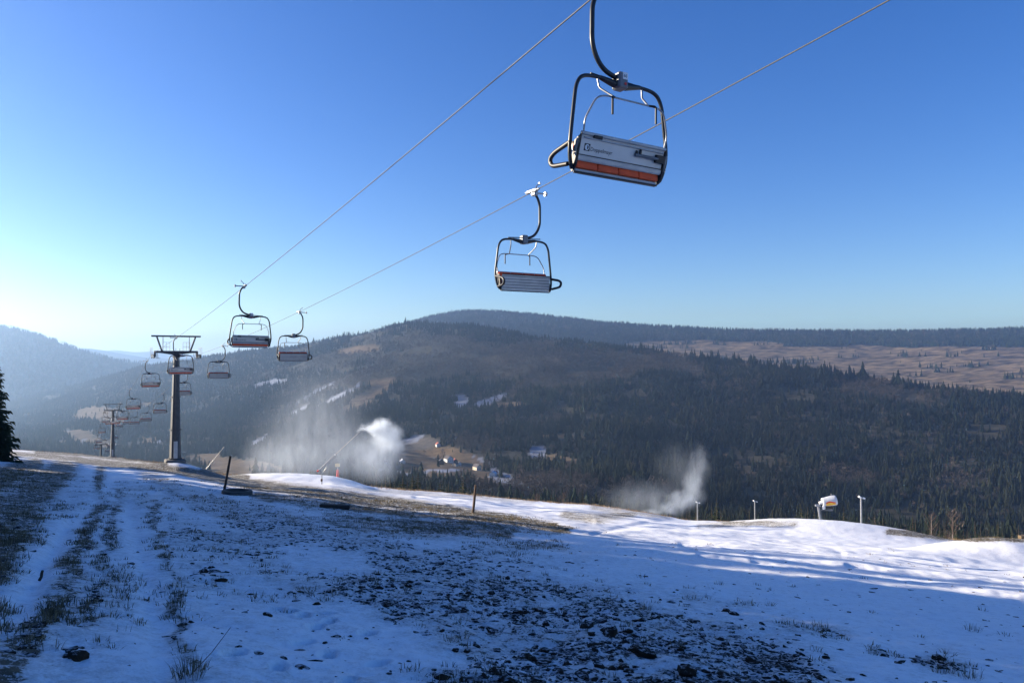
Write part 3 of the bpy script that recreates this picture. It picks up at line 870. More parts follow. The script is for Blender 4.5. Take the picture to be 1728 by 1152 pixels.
# -------- one chair (x across, y the way it faces, z up; origin on the rope; outer side is -x)
def text_mesh(s, size, extrude=.0015):
    cu = bpy.data.curves.new('lettering', 'FONT')
    cu.body = s; cu.size = size; cu.extrude = extrude; cu.resolution_u = 2
    o = bpy.data.objects.new('lettering', cu); COL.objects.link(o)
    dg = bpy.context.evaluated_depsgraph_get()
    me = bpy.data.meshes.new_from_object(o.evaluated_get(dg))
    bpy.data.objects.remove(o); bpy.data.curves.remove(cu)
    return me
def make_chair():
    root = empty('lift_chair')
    # grip
    g = MB()
    g.box((0, 0, .03), (.13, .62, .12), None, .03); g.box((-.06, .05, -.06), (.16, .26, .16), None, .03)
    g.tube([(0, -.42, .035), (0, .42, .035)], .038, 8)
    g.tube([(-.05, .1, .1), (-.12, .12, .22), (-.2, .12, .28)], .022, 6)
    grip = g.build('grip', M['galv'], root)
    a = MB(); a.tube([(-.1, 0, -.02), (-.52, 0, -.02)], .028, 8)
    arm = a.build('grip_lever', M['galv'], root)
    w = MB(); w.disc((-.54, 0, -.02), (1, 0, 0), .075, .07); w.build('roller', M['galv'], arm)
    k = MB(); k.disc((-.21, .12, .29), (1, 0, 0), .045, .04, 10); k.build('roller', M['galv'], arm)
    # hanger
    h = MB()
    h.tube(rounded([(-.05, 0, -.02), (-.2, 0, -.16), (-.30, 0, -.42), (-.30, 0, -1.160), (-.08, 0, -1.520), (.30, 0, -1.630)], {1: .1, 2: .12, 3: .22, 4: .2}, 5), .046, 10)
    h.build('hanger', M['tube'], root)
    c = .35
    b = MB(); b.box((c, 0, -1.670), (.22, .24, .30), None, .03); hub = b.build('hub_box', M['galv_dull'], root)
    p = MB(); p.box((c + .02, -.127, -1.600), (.115, .008, .125)); pl = p.build('number_plate', M['white'], hub)
    tm = text_mesh('60', .085, .001)
    tm.materials.append(M['black'])
    t = link(bpy.data.objects.new('plate_number', tm), hub); t.location = (c - .025, -.1325, -1.630); t.rotation_euler = (R(90), 0, 0)
    p = MB(); p.disc((c + .03, -.124, -1.740), (0, 1, 0), .026, .012, 12); p.build('red_marker', M['red'], hub)
    # main frame: shoulders, sides and the lower side loops
    f = MB()
    for s in (-1, 1):
        top = [(c + s * .10, 0, -1.720), (c + s * .42, 0, -1.680), (c + s * .86, 0, -1.710), (c + s * 1.0, -.01, -1.920), (c + s * 1.12, -.03, -2.870), (c + s * 1.10, .02, -3.140), (c + s * 1.05, .05, -3.320), (c + s * 1.0, .09, -3.390)]
        f.tube(rounded(top, {1: .2, 2: .2, 3: .16, 4: .25, 5: .15, 6: .12}, 5), .036, 8)
    f.tube([(c - .12, 0, -1.740), (c - .46, 0, -1.685)], [.075, .042], 8); f.tube([(c + .12, 0, -1.740), (c + .46, 0, -1.685)], [.075, .042], 8)
    f.build('frame', M['tube'], root)
    for s in (-1, 1):
        l = MB(); l.tube(rounded([(c + s * 1.11, -.02, -2.960), (c + s * 1.13, .46, -3.050), (c + s * 1.13, .60, -3.140), (c + s * 1.12, .54, -3.280), (c + s * 1.08, .10, -3.320)], {1: .12, 2: .1, 3: .12}, 4), .042, 8)
        l.build('armrest', M['black'], root)
    # backrest, leaning back a little
    top = Vector((0, -.15, -2.800)); bot = Vector((0, .0, -3.280)); d = (bot - top).normalized(); nrm = Vector((0, d.z, -d.y))
    if nrm.y > 0: nrm = -nrm
    m3 = Matrix((Vector((1, 0, 0)), -nrm, -d)).transposed()      # local z up the panel, local y towards the front
    def on_panel(x, along, out): return top + d * along + nrm * out + Vector((c + x, 0, 0))
    bk = MB(); bk.box(on_panel(0, .245, 0), (1.92, .022, .47), m3, .006)
    back = bk.build('backrest', M['panel'], root)
    q = MB(); q.tube([on_panel(-.97, .005, .01), on_panel(.97, .005, .01)], .034, 8); q.tube([on_panel(-.9, .075, .022), on_panel(.93, .075, .022)], .016, 8); q.build('top_rail', M['alu'], back)
    q = MB(); q.box(on_panel(0, .425, .016), (1.93, .026, .085), m3, .008); q.build('bottom_rail', M['alu'], back)
    q = MB(); q.box(on_panel(0, .374, .0135), (1.92, .012, .014), m3); q.build('shadow_groove', M['black'], back)
    for i in range(4):
        q = MB(); q.box(on_panel(-.72 + i * .48, .225, -.05), (.465, .07, .40), m3, .025); q.build('back_cushion', M['orange'], back)
    for (bx_, al, ou, sz_) in ((.86, .20, .04, (.22, .07, .15)), (-.62, .035, .03, (.20, .05, .06)), (.30, .17, .028, (.05, .04, .10)), (.385, .16, .03, (.05, .04, .14))):
        q = MB(); q.box(on_panel(bx_, al, ou), sz_, m3, .012); q.build('bracket', M['black'], back)
    q = MB(); q.tube([on_panel(.26, .20, .045), on_panel(.80, .20, .05)], .03, 8); q.build('spring_cylinder', M['galv_dull'], back)
    for s in (-1, 1):
        q = MB(); q.box(on_panel(s * 1.03, .26, .01), (.05, .03, .30), m3, .008); q.build('side_bracket', M['galv_dull'], back)
        for al in (.40, .35):
            q = MB(); q.disc(on_panel(s * 1.04, al, .035), nrm, .016, .02, 8); q.build('bolt', M['galv'], back)
    for s in (-1, 1):
        q = MB(); q.add([(c + s * x_, y_, z_) for x_ in (.972, .992) for (y_, z_) in ((-.19, -2.820), (-.04, -3.320), (.10, -3.450), (.16, -3.370), (.03, -2.900))], [(0, 1, 2, 3, 4), (9, 8, 7, 6, 5)] + [(i, (i + 1) % 5, 5 + (i + 1) % 5, 5 + i) for i in range(5)]); q.build('end_plate', M['black'], back)
    # maker's mark on the back
    q = MB(); q.box(on_panel(-.80, .235, .0125), (.125, .004, .125), m3); lg = q.build('logo_square', M['black'], back)
    q = MB()
    for (r0, r1, wy) in ((.036, .051, 1.0),):
        n = 24; vs_ = []
        for i in range(n):
            a_ = 2 * math.pi * i / n
            for r_ in (r0, r1): vs_.append(on_panel(-.80 + r_ * math.cos(a_) * .92, .235 + r_ * math.sin(a_), .0155))
        q.add(vs_, [(2 * i, 2 * i + 1, (2 * i + 3) % (2 * n), (2 * i + 2) % (2 * n)) for i in range(n)])
    half = [on_panel(-.80 - .030 * math.sin(a_), .235 - .036 * math.cos(a_), .0155) for a_ in np.linspace(0, math.pi, 12)]
    q.add(half, [tuple(range(12))]); q.build('logo_ring', M['white'], back)
    tm = text_mesh('Doppelmayr', .098, .001); tm.materials.append(M['black'])
    t = link(bpy.data.objects.new('lettering', tm), back)
    mt = Matrix((Vector((1, 0, 0)), -d, nrm)).transposed().to_4x4()
    mt.translation = on_panel(-.725, .285, .013); t.matrix_local = mt
    # seat folded up in front of the backrest
    st0 = Vector((0, .16, -2.910)); st1 = Vector((0, .09, -3.445)); d2 = (st1 - st0).normalized(); n2 = Vector((0, -d2.z, d2.y))
    if n2.y < 0: n2 = -n2
    m4 = Matrix((Vector((1, 0, 0)), n2, -d2)).transposed()
    def on_seat(x, along, out): return st0 + d2 * along + n2 * out + Vector((c + x, 0, 0))
    se = MB(); se.box(on_seat(0, .235, 0), (1.90, .03, .47), m4, .006); seat = se.build('seat', M['alu'], root)
    for i in range(5):
        q = MB(); q.box(on_seat(0, .05 + i * .095, .02), (1.90, .018, .022), m4, .004); q.build('rib', M['galv_dull'], seat)
    for i in range(4):
        q = MB(); q.box(on_seat(-.72 + i * .48, .25, -.055), (.474, .085, .45), m4, .02); q.build('cushion', M['orange'], seat)
    q = MB(); q.box(on_seat(0, .505, -.005), (1.90, .07, .05), m4, .012); q.build('rear_profile', M['alu'], seat)
    q = MB(); q.box(on_seat(0, .543, -.005), (1.91, .075, .024), m4, .008); q.build('edge_strip', M['black'], seat)
    q = MB(); q.box(on_seat(0, -.012, .0), (1.9, .06, .03), m4, .008); q.build('front_profile', M['black'], seat)
    # safety bar swung up behind
    z = MB()
    z.tube(rounded([(c - .93, -.16, -2.820), (c - .95, -.22, -2.580), (c - .78, -.32, -2.200), (c - .60, -.34, -2.140), (c + .60, -.34, -2.140), (c + .78, -.32, -2.200), (c + .95, -.22, -2.580), (c + .93, -.16, -2.820)], {1: .1, 2: .12, 3: .12, 4: .12, 5: .12, 6: .1}, 4), .017, 6)
    bar = z.build('safety_bar', M['galv'], root)
    for s in (-1, 1):
        q = MB(); q.tube(rounded([(c + s * .52, 0, -1.690), (c + s * .50, -.03, -1.890), (c + s * .38, -.34, -2.140)], .05, 3), .019, 6); q.build('strut', M['galv'], bar)
        q = MB(); q.tube(rounded([(c + s * .40, -.34, -2.140), (c + s * .50, -.42, -2.160), (c + s * .50, -.42, -2.480)], .04, 3), .021, 6); q.build('footrest', M['black'], bar)
    # long grip bar above the shoulders
    for (x0_, x1_) in ((-.62, -.11), (.11, .66)):
        q = MB(); q.tube([(c + x0_, .07, -1.620), (c + x1_, .06, -1.650)], .018, 6); q.build('guide_rod', M['black'], root)
    return root
chair0 = make_chair()
lift_labels_left = {0: 'large lift chair with its grey lettered back, nearest to the camera at top right', 1: 'downhill lift chair hanging alone above the valley, its hanger bowed left', 2: 'lift chair with orange seat edge, in front of the tall tower mast',
                    3: 'lift chair just below the left sheaves of the tall tower', 4: 'lift chair on the left rope midway down to the smaller tower'}
lift_labels_right = {0: 'uphill lift chair with ribbed seat underside below the glinting grip', 1: 'uphill lift chair right of the alone-hanging one, against the wooded slope', 2: 'uphill lift chair just right of the tall tower crossarm',
                     3: 'uphill lift chair half hidden behind the tall tower mast', 4: 'uphill lift chair just left of the tall mast, below its crossarm'}
first = True
for side, ys in ((-1, [13.27, 41.6, 69.3, 96.6, 124, 151.5, 179, 206, 231, 262, 289, 316, 350, 378, 406]), (1, [25.3, 51.8, 78.6, 104.5, 132, 158, 186, 214, 250, 277, 304, 332, 360, 388])):
    for i, y in enumerate(ys):
        # y is the distance of the chair body; the rope point abreast of it
        ya = y + side * GAUGE * Pd.y * -1.0
        ya = y - side * GAUGE * Pd.y
        o = chair0 if first else copy_tree(chair0)
        first = False
        o.location = rope_pt(side, ya)
        o.rotation_euler = (random.uniform(-.015, .015), random.uniform(-.015, .015), -LA + (0 if side < 0 else math.pi) + random.uniform(-.04, .04))
        lab = (lift_labels_left if side < 0 else lift_labels_right).get(i)
        if lab is None:
            nth = ['first', 'second', 'third', 'fourth', 'fifth', 'sixth', 'seventh', 'eighth', 'ninth', 'tenth', 'eleventh', 'twelfth'][i - 3]
            lab = '%s small lift chair down the %s rope counted from the tall tower' % (nth, 'left' if side < 0 else 'right')
        tag(o, lab, 'lift chair', 'chairs on the %s rope' % ('left' if side < 0 else 'right'))

# -------- towers (x across the line, y downhill, z up; origin at the foot)
def make_tower(H, label, detail=True):
    """H: rope height above the foot"""
    root = empty('lift_tower')
    b = MB(); b.box((0, 0, .05), (2.3, 2.3, .8), None, .12); b.build('foundation', M['concrete'], root)
    hs = H - .35                    # mast height
    def rad(z): return .70 + (.33 - .70) * z / hs
    t = MB(); n = 8
    lv = [.5, 4.1, hs * .62, hs]
    t.tube([(0, 0, z) for z in lv], [rad(z) for z in lv], n)
    for v in range(len(t.sm)): t.sm[v] = False
    mast = t.build('mast', M['tower'], root)
    for z in (.55, 4.1, hs * .62, hs - .05):
        f = MB(); f.disc((0, 0, z), (0, 0, 1), rad(z) + .13, .10, 16); f.build('flange', M['tower'], mast)
    for i in range(12):
        a_ = 2 * math.pi * i / 12
        f = MB(); f.disc((math.cos(a_) * (rad(.6) + .07), math.sin(a_) * (rad(.6) + .07), .64), (0, 0, 1), .03, .12, 6); f.build('anchor_bolt', M['galv'], mast)
    p = MB(); p.box((-.02, -rad(1.6) - .0, 1.65), (.44, .10, 2.1), Matrix.Rotation(-.045, 3, 'X'), .02); p.build('access_panel', M['alu'], mast)
    # ladder with its cable tray
    l = MB()
    for s in (-.22, .22): l.tube([(.12 + s, -rad(3.0) - .22, 2.9), (.12 + s, -rad(hs) - .22, hs + 1.0)], .025, 6)
    z = 3.0
    while z < hs + .9:
        y = -rad(3.0) - .22 + (rad(3.0) - rad(hs)) * (z - 2.9) / (hs - 1.9)
        l.tube([(.12 - .22, y, z), (.12 + .22, y, z)], .016, 5); z += .30
    l.build('ladder', M['tower'], root)
    # crossarm, thick in the middle
    c = MB()
    pr = [(-2.45, .16), (-1.6, .20), (-.55, .30), (0, .46), (.55, .30), (1.6, .20), (2.45, .16)]
    vs_ = []; zt = hs + .72
    for x, h in pr: vs_ += [(x, -.20, zt), (x, .20, zt), (x, .20, zt - h * 1.5), (x, -.20, zt - h * 1.5)]
    fs_ = [(i * 4 + k, i * 4 + (k + 1) % 4, i * 4 + 4 + (k + 1) % 4, i * 4 + 4 + k) for i in range(6) for k in range(4)] + [(3, 2, 1, 0), (24, 25, 26, 27)]
    c.add(vs_, fs_); c.tube([(0, 0, hs - .1), (0, 0, zt - .3)], [.34, .30], 10)
    arm = c.build('crossarm', M['tower'], root)
    # sheave trains
    for s in (-1, 1):
        x = s * GAUGE
        q = MB()
        N = 8; L = 3.4
        pts = []
        for i in range(N):
            yy = (i / (N - 1) - .5) * L
            pts.append((yy, H - .27 - .05 * (yy / (L / 2)) ** 2 * 1.6))
        q.bar((x - s * .12, -L / 2, pts[0][1]), (x - s * .12, 0, pts[N // 2][1] + .01), .06, .22); q.bar((x - s * .12, 0, pts[N // 2][1] + .01), (x - s * .12, L / 2, pts[-1][1]), .06, .22)
        q.box((s * 2.40, 0, H - .02), (.22, .5, .7), None, .03)
        sh = q.build('sheave_train', M['tower'], root)
        for yy, zz in pts:
            w = MB(); w.disc((x, yy, zz), (1, 0, 0), .22, .09, 16); w.build('sheave', M['tube'], sh)
        q = MB()
        for zz in (.0,): 
            q.box((x - s * .45, 0, H - .55), (.45, L + .6, .04)); 
            for yy in (-L / 2 - .2, -.6, .6, L / 2 + .2): q.bar((x - s * .45, yy, H - .55), (x - s * .35, yy, H + .1), .04, .04)
        q.build('catwalk', M['tower'], sh)
        r_ = MB()
        for (xa, xb) in ((s * .75, s * 1.55), ):
            for xx in (xa, (xa + xb) / 2, xb): r_.tube([(xx, -.2, zt), (xx, -.2, zt + 1.05)], .022, 5)
            for zz in (.5, 1.05): r_.tube([(xa, -.2, zt + zz), (xb, -.2, zt + zz)], .02, 5)
        xo = s * 2.45
        for yy in (-1.2, 0, 1.2): r_.tube([(xo + s * .35, yy, H - .2), (xo + s * .35, yy, H + .75)], .02, 5)
        r_.tube([(xo + s * .35, -1.2, H + .75), (xo + s * .35, 1.2, H + .75)], .02, 5)
        r_.build('railing', M['galv'], sh)
    # lifting frame on top
    zb = H + 2.18
    q = MB(); q.box((0, 0, zb), (5.65, .16, .20)); lf = q.build('lifting_beam', M['tower'], root)
    for s in (-1, 1):
        q = MB(); q.bar((s * 1.62, 0, zt - .05), (s * 2.2, 0, zb - .08), .18, .24, (0, 1, 0)); q.build('raking_strut', M['tower'], lf)
        q = MB(); q.bar((s * 1.50, .1, zt - .05), (s * 1.50, .1, zb - .08), .09, .09); q.build('upright', M['galv'], lf)
    return root, mast
for i, (ty, rz) in enumerate(zip(T_Y[:3], T_ROPE[:3])):
    p = axis_pt(ty)
    foot = (G(p.x, p.y) if i == 0 else (vy(772) * ty if i == 1 else rz - 14.5))
    t, mast = make_tower(rz - foot, None)
    t.location = (p.x, p.y, foot); t.rotation_euler = (0, 0, -LA)
    tag(t, ['tall grey lift tower on a concrete block, nearest of the towers', 'second lift tower standing at the far rim of the slope', 'far hazy lift tower rising from behind the rim'][i], 'lift tower', 'lift towers')
# ------------------------------------------------------------------ near trees
def spruce_meshes(seed, height=1.0, tiers=26, per=9, w=.17, det=1):
    """unit-height spruce: trunk mesh and crown mesh of drooping needle-clad boughs"""
    r_ = random.Random(seed)
    t = MB(); t.tube([(0, 0, -.03), (.002, 0, .3), (0, .002, .7), (0, 0, .97)], [.017, .013, .007, .001], 7)
    c = MB()
    for i in range(tiers):
        f = (i + r_.uniform(-.3, .3)) / tiers
        f = min(max(f, 0), .985)
        z = .045 + .945 * f
        L = w * (1 - f) ** .80 * r_.uniform(.85, 1.12) + .006
        n = max(4, int(per * (1 - f * .5)))
        a0 = r_.uniform(0, 6.3)
        for k in range(n):
            a = a0 + 2 * math.pi * (k + r_.uniform(-.3, .3)) / n
            l = L * r_.uniform(.72, 1.18)
            dr = r_.uniform(.10, .42) * (1 - f * .8)
            ca, sa = math.cos(a), math.sin(a)
            # bough: a spine that droops then lifts at the tip, with side sprays
            P = [Vector((ca * l * q, sa * l * q, z - l * dr * math.sin(q * 2.3))) for q in (0.05, .4, .72, 1.0)]
            wd = l * r_.uniform(.26, .40)
            sv = Vector((-sa, ca, 0))
            if det:
                vs_ = [P[0]]
                m = 5
                for j in range(1, m + 1):
                    q = j / m
                    b = P[1] * (1 - q) + P[3] * q + Vector((0, 0, -l * dr * .25 * math.sin(q * 3)))
                    for s in (-1, 1):
                        base = b - Vector((ca, sa, 0)) * l * .10
                        tip = b + sv * s * wd * (1.05 - q * .75) * r_.uniform(.7, 1.2) + Vector((ca, sa, 0)) * l * .16 + Vector((0, 0, -l * r_.uniform(.05, .22)))
                        c.add([base, b + Vector((ca, sa, 0)) * l * .07, tip], [(0, 1, 2)])
                c.add([P[0] + sv * wd * .10, P[0] - sv * wd * .10, P[3]], [(0, 1, 2)])
                c.add([P[0] + Vector((0, 0, l * .06)), P[0] - Vector((0, 0, l * .10)), P[3]], [(0, 1, 2)])
            else:
                mid = P[2] + Vector((0, 0, -l * .05))
                c.add([P[0] + sv * wd * .2, P[0] - sv * wd * .2, mid - sv * wd * .55, P[3], mid + sv * wd * .55], [(0, 1, 2, 3, 4)])
                c.add([P[0], P[1] + Vector((0, 0, -l * .22)), P[3]], [(0, 1, 2)])
    return t.mesh('trunk'), c.mesh('crown')
def make_spruce(tm, cm, name='spruce_tree'):
    root = empty(name)
    link(bpy.data.objects.new('trunk', tm), root); link(bpy.data.objects.new('crown', cm), root)
    return root
shapes = []
for i in range(6):
    tm, cm = spruce_meshes(300 + i, 1, 20, 8, (.16, .19, .14, .20, .17, .22)[i], 0)
    tm.materials.append(M['bark']); cm.materials.append(M['spruce'] if i % 2 == 0 else M['spruce_olive'])
    shapes.append((tm, cm))
big = []
for i in range(2):
    tm, cm = spruce_meshes(400 + i, 1, 46, 18, (.20, .17)[i], 1)
    tm.materials.append(M['bark']); cm.materials.append(M['spruce'])
    big.append((tm, cm))
def place_spruce(sh, X, Y, Z, h, label, group, wide=1.0):
    o = make_spruce(*sh)
    o.location = (X, Y, Z); o.scale = (h * wide, h * wide, h)
    o.rotation_euler = (random.uniform(-.03, .03), random.uniform(-.03, .03), random.uniform(0, 6.28))
    return tag(o, label, 'tree', group)
def far_z(X, Y): return float(H1.z(np.array([X]), np.array([Y]))[0])
# the spruce cut by the left edge of the picture
place_spruce(big[0], ux(-24) * 72, 72, G(ux(-24) * 72, 72) - .3, 14.6, 'dark spruce cut off by the left edge of the picture', 'forest edge on the left', .80)
place_spruce(big[1], ux(-42) * 78, 78, G(ux(-42) * 78, 78) - .3, 15.0, 'dark spruce just behind the one cut off by the left edge', 'forest edge on the left', .85)
# the forest edge further left, which shades the foreground
EDGE = [  # X, Y, height
    (-66, 84, 12), (-72, 92, 12), (-68, 78, 12), (-82, 103, 11), (-62, 73, 12), (-76, 97, 11), (-70, 88, 12), (-90, 112, 11), (-96, 120, 11), (-86, 107, 11), (-104, 130, 11), (-112, 140, 11), (-59, 70, 10.5), (-57, 66, 12), (-56, 60, 13.5), (-52, 56.5, 14), (-50, 52, 14.5), (-46, 48.5, 15.5), (-44, 45, 16.5), (-41, 42, 17), (-39, 38.5, 17), (-37, 34.4, 18), (-34.5, 29.5, 19), (-35, 28.0, 19), (-31, 24.2, 20),
    (-32, 18.2, 20), (-30, 15, 21), (-28, 11.5, 21), (-30, 8, 22), (-26, 4.5, 21), (-29, 1, 22), (-26, -2.5, 21), (-28, -6, 22), (-26, -10, 22), (-30, -14, 22), (-27, -18, 22), (-29, -22, 22),
    (-44, 37, 16), (-42, 30, 18), (-40, 24, 20), (-38, 13, 22), (-36, 5, 22), (-37, -3, 22), (-36, -12, 22), (-52, 44, 13), (-50, 36, 17), (-60, 55, 12), (-62, 62, 11), (-48, 28, 20), (-46, 10, 22), (-45, 2, 22), (-46, -8, 22)]
for i, (X, Y, h) in enumerate(EDGE):
    X += random.uniform(-.6, .6); Y += random.uniform(-.5, .5)
    place_spruce(big[i % 2], X, Y, G(X, Y) - .2, h * random.uniform(.93, 1.07), 'tall spruce of the forest edge whose shade lies over the foreground', 'forest edge on the left', random.uniform(.9, 1.15))
# belts of trees beyond the rim
def belt(n, c0, c1, y0, y1, h0, h1, label, group, sh=range(6), seed=0, wide=1.0):
    r_ = random.Random(seed)
    for i in range(n):
        px_ = c0 + (c1 - c0) * (i + r_.random()) / n
        Y = math.exp(r_.uniform(math.log(y0), math.log(y1))); X = ux(px_) * Y
        if abs(X - (LX + LT * Y)) < 9: continue
        if field_mask(np.array([X]), np.array([Y]), np.array([far_z(X, Y)]))[0]: continue
        place_spruce(shapes[r_.choice(list(sh))], X, Y, far_z(X, Y) - .3, r_.uniform(h0, h1), label, group, wide * r_.uniform(.85, 1.2))
belt(105, 1140, 1760, 235, 370, 8, 15, 'spruce in the green belt below the bright piste and its light poles', 'tree belt below the piste', seed=1)
belt(36, 1500, 1790, 205, 260, 6, 12, 'spruce near the brown grass at the right edge beyond the snow mounds', 'trees beyond the snow mounds', seed=2)
belt(58, 636, 800, 165, 230, 4.5, 9, 'young dark spruce behind the brown rim next to the snow cloud', 'young spruces at the rim', seed=3, wide=1.25)
belt(40, 800, 1150, 250, 420, 5, 12, 'spruce below the middle of the piste rim', 'trees below the middle rim', seed=4)
belt(14, 480, 640, 230, 330, 4, 8, 'hazy spruce seen through the snow cloud', 'trees behind the snow cloud', seed=5)
# bare birches and bushes
def bare_meshes(seed, spread=.3, n=26):
    r_ = random.Random(seed)
    t = MB(); t.tube([(0, 0, -.03), (.012, 0, .35), (-.006, .01, .7), (0, 0, 1.0)], [.016, .012, .007, .002], 6)
    c = MB()
    for i in range(n):
        z = r_.uniform(.25, .95); a = r_.uniform(0, 6.3); l = spread * (1.15 - z) * r_.uniform(.6, 1.2)
        p = Vector((0, 0, z)); q = p + Vector((math.cos(a) * l, math.sin(a) * l, l * r_.uniform(.8, 1.6)))
        c.tube([p, q], [.005, .0015], 4, False)
        for j in range(5):
            b = p.lerp(q, r_.uniform(.3, 1)); e = b + Vector((r_.uniform(-.5, .5), r_.uniform(-.5, .5), r_.uniform(.2, .8))) * l * .6
            c.tube([b, e], [.0025, .001], 3, False)
    return t.mesh('trunk'), c.mesh('twigs')
for i, (px_, Y, h, lab) in enumerate([(1568, 215, 11.5, 'tall bare birch left of the two at the right tree belt'), (1603, 205, 12.5, 'tall pale bare birch standing alone in brown grass at right'), (1598, 200, 6, 'low bare bush at the foot of the pale birch'),
        (905, 180, 6, 'small bare birch behind the middle of the snowy rim'), (950, 182, 7, 'reddish bare bush poking above the snowy rim'), (1190, 190, 4, 'bare bush near the thin light pole'), (1290, 190, 3.5, 'low bare bush by the middle light pole'), (1500, 190, 5.5, 'bare bush right of the tallest light pole'), (1640, 196, 4.5, 'bare bush in the brown grass at the right edge'), (730, 170, 3.5, 'thin bare sapling above the brown rim')]):
    tm, cm = bare_meshes(500 + i, .34, 30)
    tm.materials.append(M['birch'] if i < 4 else M['twig']); cm.materials.append(M['twig'])
    root = empty('birch_tree' if i in (0, 1, 3) else 'bare_bush')
    link(bpy.data.objects.new('trunk', tm), root); link(bpy.data.objects.new('twigs', cm), root)
    X = ux(px_) * Y
    root.location = (X, Y, far_z(X, Y) - .2 if Y > float(rim_at(ux(px_))[0]) * 1.06 else G(X, Y) - .1); root.scale = (h, h, h); root.rotation_euler = (0, 0, random.uniform(0, 6))
    tag(root, lab, 'tree' if i in (0, 1, 3) else 'bush')
# ------------------------------------------------------------------ clods, tufts and dry grass on the slope
def clod_mesh(seed, n=1):
    bm = bmesh.new(); bmesh.ops.create_icosphere(bm, subdivisions=n, radius=1)
    r_ = random.Random(seed)
    for v in bm.verts:
        v.co *= r_.uniform(.72, 1.2); v.co.z *= .72
    me = bpy.data.meshes.new('soil_clod'); bm.to_mesh(me); bm.free()
    return me
def soil_mat():
    m, N, L, P = new_mat('frozen_soil')
    geo = N.new('ShaderNodeNewGeometry')
    n = N.new('ShaderNodeTexNoise'); n.inputs['Scale'].default_value = 22; n.inputs['Detail'].default_value = 5
    L.new(geo.outputs['Position'], n.inputs['Vector'])
    mx = N.new('ShaderNodeMix'); mx.data_type = 'RGBA'; mx.inputs[6].default_value = (.012, .010, .008, 1); mx.inputs[7].default_value = (.05, .036, .024, 1)
    L.new(n.outputs['Fac'], mx.inputs[0])
    # frost caught on upward faces
    sp = N.new('ShaderNodeSeparateXYZ'); L.new(geo.outputs['Normal'], sp.inputs[0])
    ad = N.new('ShaderNodeMath'); ad.operation = 'MULTIPLY_ADD'; L.new(n.outputs['Fac'], ad.inputs[0]); ad.inputs[1].default_value = 1.0; L.new(sp.outputs['Z'], ad.inputs[2])
    mr = N.new('ShaderNodeMapRange'); mr.inputs[1].default_value = 1.42; mr.inputs[2].default_value = 1.62; mr.inputs[4].default_value = .55
    L.new(ad.outputs[0], mr.inputs[0])
    m2 = N.new('ShaderNodeMix'); m2.data_type = 'RGBA'; L.new(mr.outputs[0], m2.inputs[0]); L.new(mx.outputs[2], m2.inputs[6]); m2.inputs[7].default_value = (.7, .72, .75, 1)
    L.new(m2.outputs[2], P.inputs['Base Color']); P.inputs['Roughness'].default_value = .95; P.inputs['Specular IOR Level'].default_value = .1
    b = N.new('ShaderNodeBump'); b.inputs['Strength'].default_value = .6; b.inputs['Distance'].default_value = .03; L.new(n.outputs['Fac'], b.inputs['Height']); L.new(b.outputs[0], P.inputs['Normal'])
    return m
M['soil'] = soil_mat()
def grid_z(X, Y):
    """height of the finished ground sheet"""
    t = np.degrees(np.arctan2(X, Y)); r = np.hypot(X, Y)
    i = np.interp(t, th, np.arange(len(th))); j = np.interp(r, rr_, np.arange(len(rr_)))
    i0 = np.clip(i.astype(int), 0, len(th) - 2); j0 = np.clip(j.astype(int), 0, len(rr_) - 2); a = i - i0; b = j - j0
    return (GZ[j0, i0] * (1 - a) + GZ[j0, i0 + 1] * a) * (1 - b) + (GZ[j0 + 1, i0] * (1 - a) + GZ[j0 + 1, i0 + 1] * a) * b
big_clod = [clod_mesh(600 + i, 2) for i in range(4)]
for me in big_clod: me.materials.append(M['soil'])
special = [(131, 1110, .115, 'largest dark earth clod, alone on the clean snow at lower left'), (1086, 1106, .15, 'round dark clod with a second one against it in the churned band'), (1078, 1098, .11, 'smaller clod touching the round one in the churned band'), (1585, 1110, .12, 'dark brown clod alone on clean snow at lower right'),
           (1590, 1128, .08, 'small clod just below the brown one at lower right'), (1493, 1107, .07, 'small clod on clean snow left of the brown one'), (1238, 1036, .10, 'pointed dark clod at the upper end of the churned band'), (990, 1060, .14, 'wide dark clod in the middle of the churned band'), (1030, 1076, .12, 'dark clod right of the wide one in the churned band'),
           (1272, 1118, .13, 'clod low at the right end of the churned band'), (1160, 1138, .16, 'broad clod near the bottom edge of the churned band'), (820, 1018, .08, 'small clod in the upper churned band')]
def put_clod(X, Y, s, label, group=None):
    o = link(bpy.data.objects.new('soil_clod', random.choice(big_clod)))
    o.location = (X, Y, float(grid_z(np.array([X]), np.array([Y]))[0]) + s * .15)
    o.scale = (s * random.uniform(.9, 1.5), s * random.uniform(.8, 1.2), s * random.uniform(.6, .95)); o.rotation_euler = (random.uniform(-.3, .3), random.uniform(-.3, .3), random.uniform(0, 6.3))
    tag(o, label, 'soil clod', group)
for (px_, py_, s, lab) in special:
    X, Y = ground_at(px_, py_); put_clod(X, Y, s * .75, lab)
# candidate spots weighted by how churned the ground is
g2 = np.random.default_rng(77)
def spots(n, ymin, ymax, wfun):
    out = np.zeros((0, 2))
    while len(out) < n:
        Y = ymin * (ymax / ymin) ** g2.random(n * 3); X = g2.uniform(-.75, .75, n * 3) * Y
        Z = near_z(X, Y, False); d, g = dirt_masks(X, Y, Z)
        k = g2.random(len(X)) < wfun(d, g, X, Y)
        out = np.concatenate([out, np.stack([X, Y], -1)[k]])
    return out[:n]
for X, Y in spots(90, 6.5, 16, lambda d, g, X, Y: np.clip((d * (1 - g) - .2) * 2.2, 0, 1) * (fbm(X / .8, Y / .8, 2, 301) > .5)):
    put_clod(float(X), float(Y), float(g2.uniform(.03, .07)), 'fist-sized dark frozen clod in the churned foreground band', 'clods in the churned band')
